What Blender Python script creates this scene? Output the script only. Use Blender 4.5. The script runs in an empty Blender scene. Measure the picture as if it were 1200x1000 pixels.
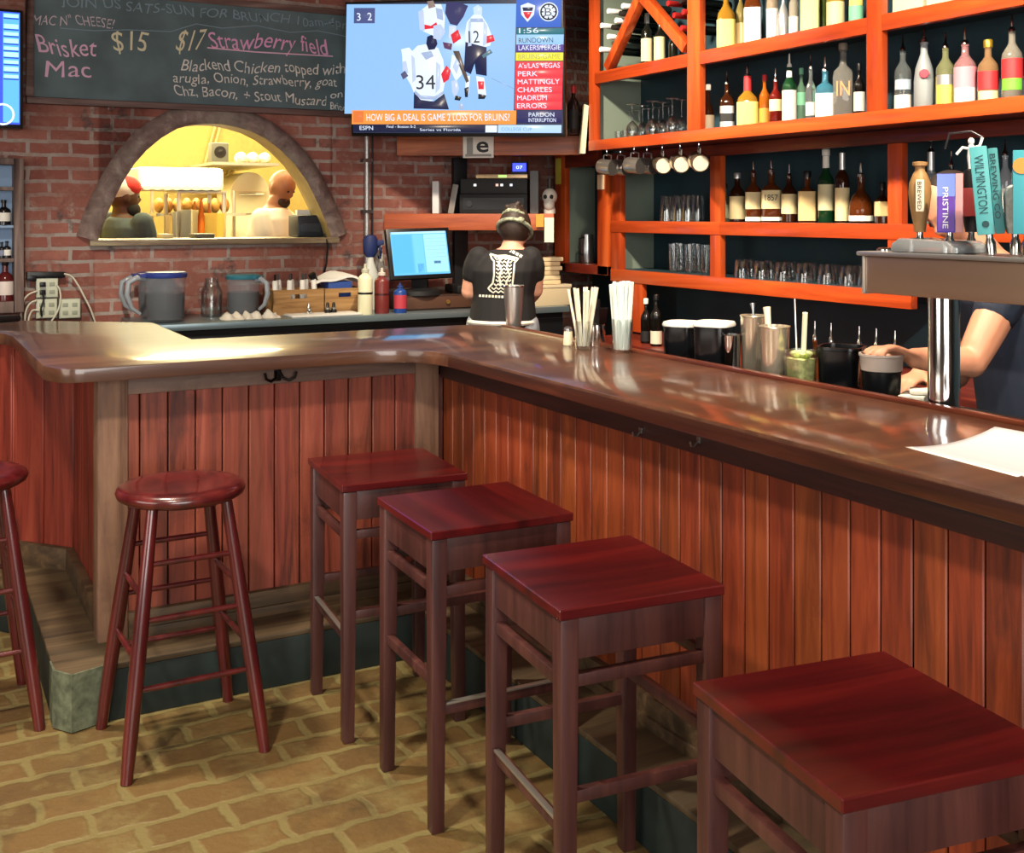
import bpy, bmesh, math, random
from mathutils import Vector, Matrix, Euler
from mathutils.bvhtree import BVHTree
random.seed(7)
R = math.radians
# ------------------------------------------------------------------ camera, world, lights, exposure
SC = bpy.context.scene
COL = SC.collection
F = 1315.0; TH = math.atan(721/1315.0); SN, CS = math.sin(TH), math.cos(TH); EYE = 1.55; HOR = 250.0
cam_d = bpy.data.cameras.new('camera'); cam = bpy.data.objects.new('camera', cam_d); COL.objects.link(cam)
cam_d.sensor_fit = 'HORIZONTAL'; cam_d.sensor_width = 36; cam_d.lens = F/1200*36; cam_d.shift_y = -250/1200
cam_d.clip_start = .05
cam.location = (0, 0, EYE); cam.rotation_euler = (math.pi/2, 0, -TH)
SC.camera = cam
w = bpy.data.worlds.new('world'); SC.world = w; w.use_nodes = True
w.node_tree.nodes['Background'].inputs[0].default_value = (.9, .95, 1, 1)
w.node_tree.nodes['Background'].inputs[1].default_value = .25
SC.view_settings.view_transform = 'Standard'; SC.view_settings.look = 'None'
SC.view_settings.gamma = 1; SC.view_settings.use_curve_mapping = False
SC.view_settings.exposure = 0.8
SC.cycles.max_bounces = 9; SC.cycles.transmission_bounces = 9; SC.cycles.diffuse_bounces = 4
SC.cycles.caustics_reflective = False; SC.cycles.caustics_refractive = False
SC.cycles.sample_clamp_indirect = 4; SC.cycles.blur_glossy = .5
SC.cycles.use_denoising = True

def area(name, loc, target, sx, sy, power, col):
    l = bpy.data.lights.new(name, 'AREA'); l.shape = 'RECTANGLE'; l.size = sx; l.size_y = sy; l.energy = power; l.color = col
    o = bpy.data.objects.new(name, l); COL.objects.link(o); o.location = loc
    o.rotation_euler = (Vector(target)-Vector(loc)).to_track_quat('-Z', 'Y').to_euler(); return o
def spot(name, loc, target, power, col, ang=70, rad=.06, blend=.5):
    l = bpy.data.lights.new(name, 'SPOT'); l.energy = power; l.color = col; l.spot_size = R(ang); l.spot_blend = blend; l.shadow_soft_size = rad
    o = bpy.data.objects.new(name, l); COL.objects.link(o); o.location = loc
    o.rotation_euler = (Vector(target)-Vector(loc)).to_track_quat('-Z', 'Y').to_euler(); return o
# daylight through the street windows behind and to the left of the camera
area('window_light_rear', (-.4, -2.9, 1.75), (1.4, 3, .8), 4.2, 2.1, 150, (1, .97, .93))
area('window_light_left', (-3.3, 2.2, 1.5), (1, 3, .5), 3.0, 1.8, 42, (1, .93, .82))
# ceiling downlights over the bar and over the room
for i, (x, y) in enumerate([(1.9, .9), (2.0, 2.5), (2.1, 4.2)]):
    spot('bar_downlight', (x, y, 3.12), (x+1.25, y+.55, 1.4), 215, (1, .86, .66), 95)
for x, y in [(-.4, 1.6), (.2, 3.6)]:
    spot('room_downlight', (x, y, 3.12), (x+.4, y+.5, 0), 185, (1, .88, .70), 110, .1)
# kitchen ceiling fixture seen through the arch, then an added fill light
area('kitchen_light', (1.7, 8.2, 2.66), (1.6, 5.0, 1.0), 1.8, .9, 120, (1, .86, .46))
area('kitchen_fill_light', (1.7, 6.75, 2.72), (1.8, 8.4, 1.2), 2.2, .4, 52, (1, .9, .52))  # unseen fill, added to brighten the kitchen walls

# ------------------------------------------------------------------ pixel -> place, on a real plane
def ray(x, y):
    a = (x-600)/F; return Vector((a*CS+SN, CS-a*SN, (HOR-y)/F))
def P(x, y, X=None, Y=None, Z=None, D=None):
    r = ray(x, y)
    t = X/r.x if X is not None else Y/r.y if Y is not None else (Z-EYE)/r.z if Z is not None else D
    return Vector((r.x*t, r.y*t, EYE+r.z*t))

# ------------------------------------------------------------------ materials
def newmat(name):
    m = bpy.data.materials.new(name); m.use_nodes = True
    return m, m.node_tree.nodes, m.node_tree.links, m.node_tree.nodes['Principled BSDF']
def c4(c): return (c[0], c[1], c[2], 1)
def hexc(h):
    f = lambda v: (v/12.92 if v <= .04045 else ((v+.055)/1.055)**2.4)
    return tuple(f(int(h[i:i+2], 16)/255) for i in (0, 2, 4))
_mc = {}
def thin_glass(name, tint=(.96, .98, .98), refl=.85):
    m, n, l, b = newmat(name); n.remove(b); out = n['Material Output']
    tr = n.new('ShaderNodeBsdfTransparent'); tr.inputs[0].default_value = c4(tint); gl = n.new('ShaderNodeBsdfGlossy'); gl.inputs['Roughness'].default_value = .03
    lw = n.new('ShaderNodeLayerWeight'); lw.inputs['Blend'].default_value = .35
    mr = n.new('ShaderNodeMapRange'); mr.inputs['To Min'].default_value = .07; mr.inputs['To Max'].default_value = refl; l.new(lw.outputs['Facing'], mr.inputs['Value'])
    mx = n.new('ShaderNodeMixShader'); l.new(mr.outputs[0], mx.inputs['Fac']); l.new(tr.outputs[0], mx.inputs[1]); l.new(gl.outputs[0], mx.inputs[2]); l.new(mx.outputs[0], out.inputs['Surface'])
    return m
def mat(col, rough=.5, metal=0, trans=0, emit=0, coat=0, noise=0, ior=1.45, nscale=30, alpha=1):
    if isinstance(col, str): col = hexc(col)
    k = (tuple(round(c, 4) for c in col), rough, metal, trans, emit, coat, noise, ior, nscale, alpha)
    if k in _mc: return _mc[k]
    m, n, l, b = newmat('plain')
    b.inputs['Base Color'].default_value = c4(col); b.inputs['Roughness'].default_value = rough
    b.inputs['Metallic'].default_value = metal; b.inputs['Transmission Weight'].default_value = trans
    b.inputs['IOR'].default_value = ior; b.inputs['Coat Weight'].default_value = coat; b.inputs['Coat Roughness'].default_value = .12
    b.inputs['Alpha'].default_value = alpha
    if emit:
        b.inputs['Emission Color'].default_value = c4(col); b.inputs['Emission Strength'].default_value = emit
        b.inputs['Base Color'].default_value = (.01, .01, .01, 1)
    if noise:
        t = n.new('ShaderNodeTexCoord'); z = n.new('ShaderNodeTexNoise'); z.inputs['Scale'].default_value = nscale; z.inputs['Detail'].default_value = 4
        l.new(t.outputs['Object'], z.inputs['Vector'])
        r = n.new('ShaderNodeValToRGB'); r.color_ramp.elements[0].position = .3; r.color_ramp.elements[1].position = .7
        r.color_ramp.elements[0].color = c4([c*(1-noise) for c in col]); r.color_ramp.elements[1].color = c4([min(1, c*(1+noise)) for c in col])
        l.new(z.outputs['Fac'], r.inputs['Fac']); l.new(r.outputs['Color'], b.inputs['Base Color'])
        bp = n.new('ShaderNodeBump'); bp.inputs['Strength'].default_value = .15; bp.inputs['Distance'].default_value = .004
        l.new(z.outputs['Fac'], bp.inputs['Height']); l.new(bp.outputs['Normal'], b.inputs['Normal'])
    _mc[k] = m; return m
def wood(name, dark, mid, light, grain='Z', rough=.4, coat=0, scale=1.0, plank=None, vary=.35, wear=None, bump=.25, spec=.5):
    """procedural wood: stretched noise along the grain, optional per-plank tone (axis, width, origin), optional worn patches (colour, amount)"""
    m, n, l, b = newmat(name)
    dark, mid, light = [hexc(c) if isinstance(c, str) else c for c in (dark, mid, light)]
    t = n.new('ShaderNodeTexCoord'); src = t.outputs['Object']
    mp = n.new('ShaderNodeMapping'); s = [22*scale, 22*scale, 22*scale]; s['XYZ'.index(grain)] = 1.6*scale
    mp.inputs['Scale'].default_value = s; l.new(src, mp.inputs['Vector'])
    z = n.new('ShaderNodeTexNoise'); z.inputs['Scale'].default_value = 1; z.inputs['Detail'].default_value = 6; z.inputs['Roughness'].default_value = .65; z.inputs['Distortion'].default_value = .6
    l.new(mp.outputs['Vector'], z.inputs['Vector'])
    ramp = n.new('ShaderNodeValToRGB'); e = ramp.color_ramp.elements
    e[0].position = .3; e[0].color = c4(dark); e[1].position = .72; e[1].color = c4(light); q = e.new(.5); q.color = c4(mid)
    l.new(z.outputs['Fac'], ramp.inputs['Fac']); colr = ramp.outputs['Color']
    if plank:
        ax, wd, o0 = plank
        sp = n.new('ShaderNodeSeparateXYZ'); l.new(src, sp.inputs[0])
        a = n.new('ShaderNodeMath'); a.operation = 'SUBTRACT'; l.new(sp.outputs[ax], a.inputs[0]); a.inputs[1].default_value = o0
        d = n.new('ShaderNodeMath'); d.operation = 'DIVIDE'; l.new(a.outputs[0], d.inputs[0]); d.inputs[1].default_value = wd
        f = n.new('ShaderNodeMath'); f.operation = 'FLOOR'; l.new(d.outputs[0], f.inputs[0])
        wn = n.new('ShaderNodeTexWhiteNoise'); wn.noise_dimensions = '1D'; l.new(f.outputs[0], wn.inputs['W'])
        mr = n.new('ShaderNodeMapRange'); mr.inputs['To Min'].default_value = 1-vary; mr.inputs['To Max'].default_value = 1+vary; l.new(wn.outputs['Value'], mr.inputs['Value'])
        hs = n.new('ShaderNodeHueSaturation'); l.new(mr.outputs[0], hs.inputs['Value']); l.new(colr, hs.inputs['Color'])
        mh = n.new('ShaderNodeMapRange'); mh.inputs['To Min'].default_value = .496; mh.inputs['To Max'].default_value = .506
        wn2 = n.new('ShaderNodeTexWhiteNoise'); wn2.noise_dimensions = '1D'; ad = n.new('ShaderNodeMath'); ad.inputs[1].default_value = 31.7; l.new(f.outputs[0], ad.inputs[0]); l.new(ad.outputs[0], wn2.inputs['W'])
        l.new(wn2.outputs['Value'], mh.inputs['Value']); l.new(mh.outputs[0], hs.inputs['Hue'])
        colr = hs.outputs['Color']
    if wear:
        wc, amt = wear; wc = hexc(wc) if isinstance(wc, str) else wc
        z2 = n.new('ShaderNodeTexNoise'); z2.inputs['Scale'].default_value = 3.3; z2.inputs['Detail'].default_value = 7; z2.inputs['Roughness'].default_value = .7; l.new(src, z2.inputs['Vector'])
        r2 = n.new('ShaderNodeValToRGB'); r2.color_ramp.elements[0].position = .62-amt*.3; r2.color_ramp.elements[1].position = .8-amt*.2
        l.new(z2.outputs['Fac'], r2.inputs['Fac'])
        mx = n.new('ShaderNodeMix'); mx.data_type = 'RGBA'; l.new(r2.outputs['Color'], mx.inputs['Factor']); l.new(colr, mx.inputs['A']); mx.inputs['B'].default_value = c4(wc)
        colr = mx.outputs['Result']
    l.new(colr, b.inputs['Base Color'])
    b.inputs['Roughness'].default_value = rough; b.inputs['Coat Weight'].default_value = coat; b.inputs['Coat Roughness'].default_value = .1
    b.inputs['Specular IOR Level'].default_value = spec
    bp = n.new('ShaderNodeBump'); bp.inputs['Strength'].default_value = bump; bp.inputs['Distance'].default_value = .002
    l.new(z.outputs['Fac'], bp.inputs['Height']); l.new(bp.outputs['Normal'], b.inputs['Normal'])
    return m
def brick(name, axes, c1, c2, mortar, bw, bh, ms, patch=None, patch2=None, distort=.006, bump=.6, rough=.85, smooth=.1, off=(0, 0)):
    m, n, l, b = newmat(name)
    t = n.new('ShaderNodeTexCoord'); sp = n.new('ShaderNodeSeparateXYZ'); l.new(t.outputs['Object'], sp.inputs[0])
    cb = n.new('ShaderNodeCombineXYZ'); l.new(sp.outputs[axes[0]], cb.inputs[0]); l.new(sp.outputs[axes[1]], cb.inputs[1])
    nz = n.new('ShaderNodeTexNoise'); nz.inputs['Scale'].default_value = 9; nz.inputs['Detail'].default_value = 3; l.new(t.outputs['Object'], nz.inputs['Vector'])
    sub = n.new('ShaderNodeVectorMath'); sub.operation = 'SUBTRACT'; l.new(nz.outputs['Color'], sub.inputs[0]); sub.inputs[1].default_value = (.5, .5, .5)
    scl = n.new('ShaderNodeVectorMath'); scl.operation = 'SCALE'; l.new(sub.outputs[0], scl.inputs[0]); scl.inputs['Scale'].default_value = distort*2
    ad = n.new('ShaderNodeVectorMath'); ad.operation = 'ADD'; l.new(cb.outputs[0], ad.inputs[0]); l.new(scl.outputs[0], ad.inputs[1])
    ad2 = n.new('ShaderNodeVectorMath'); ad2.operation = 'ADD'; l.new(ad.outputs[0], ad2.inputs[0]); ad2.inputs[1].default_value = (off[0], off[1], 0)
    br = n.new('ShaderNodeTexBrick'); l.new(ad2.outputs[0], br.inputs['Vector'])
    br.inputs['Scale'].default_value = 1; br.inputs['Brick Width'].default_value = bw; br.inputs['Row Height'].default_value = bh
    br.inputs['Mortar Size'].default_value = ms; br.inputs['Mortar Smooth'].default_value = smooth; br.inputs['Bias'].default_value = -.1
    c1, c2, mortar = [hexc(c) if isinstance(c, str) else c for c in (c1, c2, mortar)]
    br.inputs['Color1'].default_value = c4(c1); br.inputs['Color2'].default_value = c4(c2); br.inputs['Mortar'].default_value = c4(mortar)
    colr = br.outputs['Color']
    for pc, sc, lo, hi in (patch or [])+(patch2 or []):
        z2 = n.new('ShaderNodeTexNoise'); z2.inputs['Scale'].default_value = sc; z2.inputs['Detail'].default_value = 8; z2.inputs['Roughness'].default_value = .7; l.new(t.outputs['Object'], z2.inputs['Vector'])
        mr = n.new('ShaderNodeMapRange'); mr.inputs['From Min'].default_value = lo; mr.inputs['From Max'].default_value = hi; l.new(z2.outputs['Fac'], mr.inputs['Value'])
        mx = n.new('ShaderNodeMix'); mx.data_type = 'RGBA'; l.new(mr.outputs[0], mx.inputs['Factor']); l.new(colr, mx.inputs['A']); mx.inputs['B'].default_value = c4(hexc(pc) if isinstance(pc, str) else pc)
        colr = mx.outputs['Result']
    l.new(colr, b.inputs['Base Color']); b.inputs['Roughness'].default_value = rough
    nf = n.new('ShaderNodeTexNoise'); nf.inputs['Scale'].default_value = 45; nf.inputs['Detail'].default_value = 5; l.new(t.outputs['Object'], nf.inputs['Vector'])
    mm = n.new('ShaderNodeMath'); mm.operation = 'MULTIPLY_ADD'; l.new(br.outputs['Fac'], mm.inputs[0]); mm.inputs[1].default_value = -1; l.new(nf.outputs['Fac'], mm.inputs[2])
    bp = n.new('ShaderNodeBump'); bp.inputs['Strength'].default_value = bump; bp.inputs['Distance'].default_value = .008
    l.new(mm.outputs[0], bp.inputs['Height']); l.new(bp.outputs['Normal'], b.inputs['Normal'])
    return m

# ------------------------------------------------------------------ mesh helpers
class MB:
    def __init__(s): s.v = []; s.f = []
    def add(s, v, f):
        o = len(s.v); s.v += [tuple(p) for p in v]; s.f += [tuple(i+o for i in q) for q in f]; return s
    def box(s, x0, x1, y0, y1, z0, z1):
        x0, x1 = sorted((x0, x1)); y0, y1 = sorted((y0, y1)); z0, z1 = sorted((z0, z1))
        return s.add([(x0,y0,z0),(x1,y0,z0),(x1,y1,z0),(x0,y1,z0),(x0,y0,z1),(x1,y0,z1),(x1,y1,z1),(x0,y1,z1)],
                     [(3,2,1,0),(4,5,6,7),(0,1,5,4),(1,2,6,5),(2,3,7,6),(3,0,4,7)])
    def obox(s, c, h, rz=0, M=None):
        M = M or Matrix.Rotation(rz, 3, 'Z'); c = Vector(c)
        v = [c + M @ Vector((a*h[0], b*h[1], d*h[2])) for d in (-1, 1) for a, b in ((-1,-1),(1,-1),(1,1),(-1,1))]
        return s.add(v, [(3,2,1,0),(4,5,6,7),(0,1,5,4),(1,2,6,5),(2,3,7,6),(3,0,4,7)])
    def bar(s, p, q, a, b, up=(0,0,1)):
        p, q = Vector(p), Vector(q); d = (q-p).normalized(); u = Vector(up)
        if abs(d.dot(u)) > .98: u = Vector((0,1,0))
        x = d.cross(u).normalized(); y = x.cross(d).normalized()
        v = [e + x*i*a/2 + y*j*b/2 for e in (p, q) for i, j in ((-1,-1),(1,-1),(1,1),(-1,1))]
        return s.add(v, [(3,2,1,0),(4,5,6,7),(0,1,5,4),(1,2,6,5),(2,3,7,6),(3,0,4,7)])
    def tube(s, pts, r, n=8, cap=True):
        pts = [Vector(p) for p in pts]; m = len(pts); rs = r if isinstance(r, (list, tuple)) else [r]*m
        ref = None; rings = []
        for i, p in enumerate(pts):
            d = (pts[min(i+1, m-1)]-pts[max(i-1, 0)]).normalized()
            if ref is None:
                ref = d.cross(Vector((0,0,1)) if abs(d.z) < .9 else Vector((1,0,0))).normalized()
            x = (ref - d*ref.dot(d)).normalized(); ref = x; y = d.cross(x)
            rings.append([p + (x*math.cos(2*math.pi*k/n) + y*math.sin(2*math.pi*k/n))*rs[i] for k in range(n)])
        v = [q for g in rings for q in g]; f = []
        for i in range(m-1):
            for k in range(n): f.append((i*n+k, i*n+(k+1)%n, (i+1)*n+(k+1)%n, (i+1)*n+k))
        if cap: f.append(tuple(range(n-1, -1, -1))); f.append(tuple((m-1)*n+k for k in range(n)))
        return s.add(v, f)
    def lathe(s, prof, c=(0,0,0), n=16, sq=None, M=None, rz=0, sy=1, cap=True):
        """profile [(r, z)...]; sq = superellipse power for squared bodies (per ring, None = round)"""
        c = Vector(c); v = []; f = []
        for j, pr in enumerate(prof):
            r, z = pr[0], pr[1]; p = pr[2] if len(pr) > 2 else sq
            for k in range(n):
                a = 2*math.pi*k/n + rz
                ca, sa = math.cos(2*math.pi*k/n), math.sin(2*math.pi*k/n); q = r
                if p: q = r/((abs(ca)**p+abs(sa)**p)**(1/p))
                x, y = q*ca, q*sa*sy
                w_ = Vector((x*math.cos(rz)-y*math.sin(rz), x*math.sin(rz)+y*math.cos(rz), z))
                v.append(c + (M @ w_ if M else w_))
        m = len(prof)
        for j in range(m-1):
            for k in range(n): f.append((j*n+k, j*n+(k+1)%n, (j+1)*n+(k+1)%n, (j+1)*n+k))
        if cap:
            if prof[0][0] > 1e-5: f.append(tuple(range(n-1, -1, -1)))
            if prof[-1][0] > 1e-5: f.append(tuple((m-1)*n+k for k in range(n)))
        return s.add(v, f)
    def prism(s, poly, z0, z1):
        n = len(poly); a = sum(poly[i][0]*poly[(i+1)%n][1]-poly[(i+1)%n][0]*poly[i][1] for i in range(n))
        if a < 0: poly = poly[::-1]
        return s.add([(x,y,z0) for x,y in poly]+[(x,y,z1) for x,y in poly],
                     [tuple(range(n-1,-1,-1)), tuple(range(n,2*n))]+[(i,(i+1)%n,(i+1)%n+n,i+n) for i in range(n)])
    def slab(s, pts, nrm):
        """planar 3-D outline given thickness along the vector nrm"""
        n = len(pts); nv = Vector(nrm); pts = [Vector(p) for p in pts]
        return s.add(pts+[p+nv for p in pts], [tuple(range(n-1,-1,-1)), tuple(range(n,2*n))]+[(i,(i+1)%n,(i+1)%n+n,i+n) for i in range(n)])
    def ball(s, c, r, n=12, m=8, M=None):
        rx, ry, rz = r if isinstance(r, (tuple, list)) else (r, r, r); c = Vector(c); v = []; f = []
        for j in range(m+1):
            t = math.pi*j/m
            for k in range(n):
                p = Vector((rx*math.sin(t)*math.cos(2*math.pi*k/n), ry*math.sin(t)*math.sin(2*math.pi*k/n), -rz*math.cos(t)))
                v.append(c + (M @ p if M else p))
        for j in range(m):
            for k in range(n): f.append((j*n+k, j*n+(k+1)%n, (j+1)*n+(k+1)%n, (j+1)*n+k))
        return s.add(v, f)
    def xf(s, M):
        s.v = [tuple(M @ Vector(p)) for p in s.v]; return s
    def build(s, name, m, parent=None, bevel=0, smooth=40, seg=2):
        me = bpy.data.meshes.new(name); bm = bmesh.new()
        vs = [bm.verts.new(p) for p in s.v]
        for q in s.f:
            try: bm.faces.new([vs[i] for i in q])
            except ValueError: pass
        bmesh.ops.remove_doubles(bm, verts=bm.verts[:], dist=1e-6)
        bmesh.ops.recalc_face_normals(bm, faces=bm.faces[:])
        if bevel:
            es = [e for e in bm.edges if len(e.link_faces) == 2 and e.calc_face_angle(0) > .6]
            bmesh.ops.bevel(bm, geom=es, offset=bevel, segments=seg, profile=.6, affect='EDGES', clamp_overlap=True)
        bm.to_mesh(me); bm.free()
        me.polygons.foreach_set('use_smooth', [True]*len(me.polygons))
        if smooth: me.set_sharp_from_angle(angle=R(smooth))
        me.materials.append(m)
        o = bpy.data.objects.new(name, me); COL.objects.link(o)
        if parent is not None:
            o.parent = parent
            if parent.get('_world'):
                o.location = -Vector(parent['_world'])
        return o
def thing(name, label, cat, loc=(0,0,0), rz=0, group=None, world=False):
    """the Empty at a thing's base; world=True when its parts are given in room coordinates"""
    o = bpy.data.objects.new(name, None); COL.objects.link(o); o.empty_display_size = .05
    o.location = loc; o.rotation_euler = (0, 0, rz); o['label'] = label; o['category'] = cat
    if group: o['group'] = group
    if world: o['_world'] = list(loc)
    return o
def tag(o, label, cat, group=None):
    o['label'] = label; o['category'] = cat
    if group: o['group'] = group
    return o
def struct(o): o['kind'] = 'structure'; return o
def centre(o):
    """move a one-mesh thing's origin to its base"""
    me = o.data; xs = [v.co for v in me.vertices]
    c = Vector((sum(v.x for v in xs)/len(xs), sum(v.y for v in xs)/len(xs), min(v.z for v in xs)))
    me.transform(Matrix.Translation(-c)); o.location = c; return o
def dup(root, loc, rz=None, label=None, group=None):
    r = root.copy(); COL.objects.link(r); r.location = loc
    if rz is not None: r.rotation_euler = (0, 0, rz)
    if label: r['label'] = label
    if group: r['group'] = group
    for ch in list(root.children):
        c = ch.copy(); COL.objects.link(c); c.parent = r
        for g in list(ch.children):
            d = g.copy(); COL.objects.link(d); d.parent = c
    return r
def write(s, name, m, parent, o, xd, yd, width=None, height=.03, depth=.001, nrm=None, thin=0, align='L'):
    """lettering as mesh: origin o, reading direction xd, up direction yd; fitted to width and cap height"""
    cu = bpy.data.curves.new('t', 'FONT'); cu.body = s; cu.size = 1; cu.extrude = 0; cu.offset = thin; cu.resolution_u = 3
    ob = bpy.data.objects.new('t', cu); me = bpy.data.meshes.new_from_object(ob)
    bpy.data.objects.remove(ob); bpy.data.curves.remove(cu)
    vs = [v.co.copy() for v in me.vertices]
    if not vs: return None
    x0 = min(v.x for v in vs); x1 = max(v.x for v in vs)
    sy = height/.72; sx = (width/(x1-x0)) if width else sy
    xd = Vector(xd).normalized(); yd = Vector(yd).normalized(); nn = xd.cross(yd)
    o = Vector(o); sh = {'L': 0, 'C': -.5*(x1-x0)*sx, 'R': -(x1-x0)*sx}[align]
    for v, q in zip(me.vertices, vs): v.co = o + xd*((q.x-x0)*sx+sh) + yd*(q.y*sy) + nn*depth
    me.name = name; me.materials.clear(); me.materials.append(m)
    obj = bpy.data.objects.new(name, me); COL.objects.link(obj)
    if parent is not None:
        obj.parent = parent
        if parent.get('_world'): obj.location = -Vector(parent['_world'])
    return obj
# ================================================================== THE SETTING
WY = 6.2            # face of the brick wall
XR = 4.0            # right wall behind the back bar
m_brick = brick('old_brick', ('X', 'Z'), 'a5695c', '84493f', 'a89c94', .205, .069, .010,
                patch=[('8f5a4e', 3.1, .45, .62), ('b9b0a2', 5.5, .60, .74), ('564a48', 4.2, .57, .66)], patch2=[('a0786a', 14, .52, .75)], distort=.009, off=(.03, .012))
m_floor = brick('floor_pavers', ('X', 'Y'), '755c36', '5f4a2c', '7f7248', .215, .128, .017,
                patch=[('7f7046', 5.0, .50, .66), ('4a3e2a', 2.6, .52, .75)], distort=.026, bump=.3, rough=.42, smooth=.6)
m_plaster = mat('5b5048', .8, noise=.08)
m_ceil = mat('b9a890', .8)
m_teal = mat('1d3138', .55, noise=.12, nscale=8)
def room():
    struct(MB().box(-3.6, XR+.3, -3.3, 6.5, -.06, 0).build('floor', m_floor))
    # back wall with the arched kitchen opening
    arch_px = [(111,282),(117,262),(126,241),(140,213),(154,191),(168,175),(186,160),(205,149),(222,144.5),(240,143),(258,143.5),(276,147),(294,152.5),(311,161),(328,174),(346,192),(360,212),(374,240),(383,261),(389,282)]
    A = [P(x, y, Y=WY) for x, y in arch_px]; zb = A[0].z
    pts = [(a.x, a.z) for a in A]; pts[0] = (pts[0][0], zb); pts[-1] = (pts[-1][0], zb)
    mb = MB(); H = 3.2; T = .2
    def cell(x0, x1, za0, za1, zt):
        mb.add([(x0,WY,za0),(x1,WY,za1),(x1,WY,zt),(x0,WY,zt),(x0,WY+T,za0),(x1,WY+T,za1),(x1,WY+T,zt),(x0,WY+T,zt)],
               [(0,1,2,3),(5,4,7,6),(0,4,5,1),(3,2,6,7),(0,3,7,4),(1,5,6,2)])
    cell(-3.6, pts[0][0], 0, 0, H); cell(pts[-1][0], XR+.3, 0, 0, H)
    cell(pts[0][0], pts[-1][0], 0, 0, zb)
    mb.v[-8+2] = (pts[-1][0], WY, zb)
    for (x0, z0), (x1, z1) in zip(pts, pts[1:]): cell(x0, x1, z0, z1, H)
    o = mb.build('wall_back', m_brick, smooth=0); struct(o)
    # arch surround: rounded band of old painted timber, and the cream reveal
    m_arch = wood('arch_band', '5c4a46', '7d6862', 'a2948a', 'Y', .7, scale=.6, wear=('8b8478', .35))
    prof = [(-.005, .0), (-.012, -.03), (.02, -.05), (.055, -.045), (.088, -.02), (.095, .0)]
    cx = (pts[0][0]+pts[-1][0])/2; v = []; f = []; n = len(prof)
    for i, (x, z) in enumerate(pts):
        a, b = Vector(pts[max(i-1, 0)]), Vector(pts[min(i+1, len(pts)-1)]); d = (b-a).normalized(); nn = Vector((-d.y, d.x))
        for q, dy in prof: v.append((x+nn.x*q, WY+dy, z+nn.y*q))
    for i in range(len(pts)-1):
        for k in range(n-1): f.append((i*n+k, i*n+k+1, (i+1)*n+k+1, (i+1)*n+k))
    struct(MB().add(v, f).build('trim_1', m_arch, smooth=60))
    v = []; f = []
    for x, z in pts: v += [(x, WY-.03, z), (x, WY+T+.002, z)]
    v2 = [(x+(cx-x)*.008, y, z-.006) for x, y, z in v]
    for i in range(len(pts)-1): f.append((2*i, 2*i+1, 2*i+3, 2*i+2))
    struct(MB().add(v2, f).build('trim_2', mat('a79463', .6, noise=.15, nscale=14)))
    # sill board
    s = MB().box(pts[0][0]-.03, pts[-1][0]+.03, WY-.05, WY+T+.12, zb-.028, zb+.004)
    struct(s.build('trim_3', wood('sill_wood', '4b3a30', '7a6650', 'a89a78', 'X', .5), bevel=.006))
    struct(MB().box(XR, XR+.3, -3.3, WY, 0, 3.2).build('wall_right', m_teal))
    struct(MB().box(-3.8, -3.6, -3.3, WY+.2, 0, 3.2).build('wall_left', m_plaster))
    struct(MB().box(-3.6, XR+.3, -3.5, -3.3, 0, 3.2).build('wall_front', m_plaster))
    struct(MB().box(-3.8, XR+.3, -3.5, WY+.2, 3.2, 3.3).build('ceiling', m_ceil))
    # kitchen behind the arch
    mk = mat('d6c078', .6, noise=.05)
    struct(MB().box(-.2, 4.3, 8.9, 9.0, 0, 2.9).build('wall_kitchen_back', mk))
    struct(MB().box(-.3, -.2, 6.4, 9.0, 0, 2.9).build('wall_kitchen_left', mk))
    struct(MB().box(4.3, 4.4, 6.4, 9.0, 0, 2.9).build('wall_kitchen_right', mk))
    struct(MB().box(-.3, 4.4, 6.4, 9.0, 2.8, 2.9).build('ceiling_kitchen', mat('e8dcae', .6)))
    struct(MB().box(-.3, 4.4, 6.4, 9.0, -.06, 0).build('floor_kitchen', mat('6a4a38', .6)))
    return pts, zb
ARCH, SILL = room()

# ================================================================== THE BAR
m_plank = wood('red_planks_front', '43201a', '85402f', 'a05542', 'Z', .5, plank=('X', .09, .66), vary=.18, wear=('4a2a22', .15), bump=.4)
m_plank_r = wood('red_planks_right', '4a1d10', '7a3319', '944524', 'Z', .48, plank=('Y', .085, 3.8), vary=.13, wear=('4a2012', .12), bump=.4)
m_plank_l = wood('red_planks_return', '43150f', '7a2c20', '94412f', 'Z', .5, bump=.3)
m_old = wood('weathered_timber', '4a3226', '7a5844', '94725a', 'Z', .65, scale=.8, wear=('5a4434', .2), bump=.5)
m_old_x = wood('weathered_rail', '4a3830', '6e574c', '84695a', 'X', .6, scale=.8, wear=('55423a', .3), bump=.5)
m_dark_rail = wood('dark_rail', '1e0d0c', '331714', '46211b', 'Y', .5)
m_base = wood('scuffed_base', '2f2114', '4a3825', '6a5238', 'X', .6, wear=('3a3226', .3))
m_kick = mat('1b2624', .6, noise=.35, nscale=12)
m_step = wood('step_top', '33271a', '50402b', '66543b', 'X', .6, wear=('4d4432', .3))
BT = 1.075
def fillet(p0, p1, p2, r, n=8):
    p0, p1, p2 = map(Vector, (p0, p1, p2)); a = (p0-p1).normalized(); b = (p2-p1).normalized()
    q0, q2 = p1+a*r, p1+b*r
    return [tuple(q0*(1-t)**2 + p1*2*t*(1-t) + q2*t*t) for t in [i/n for i in range(n+1)]]
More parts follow.
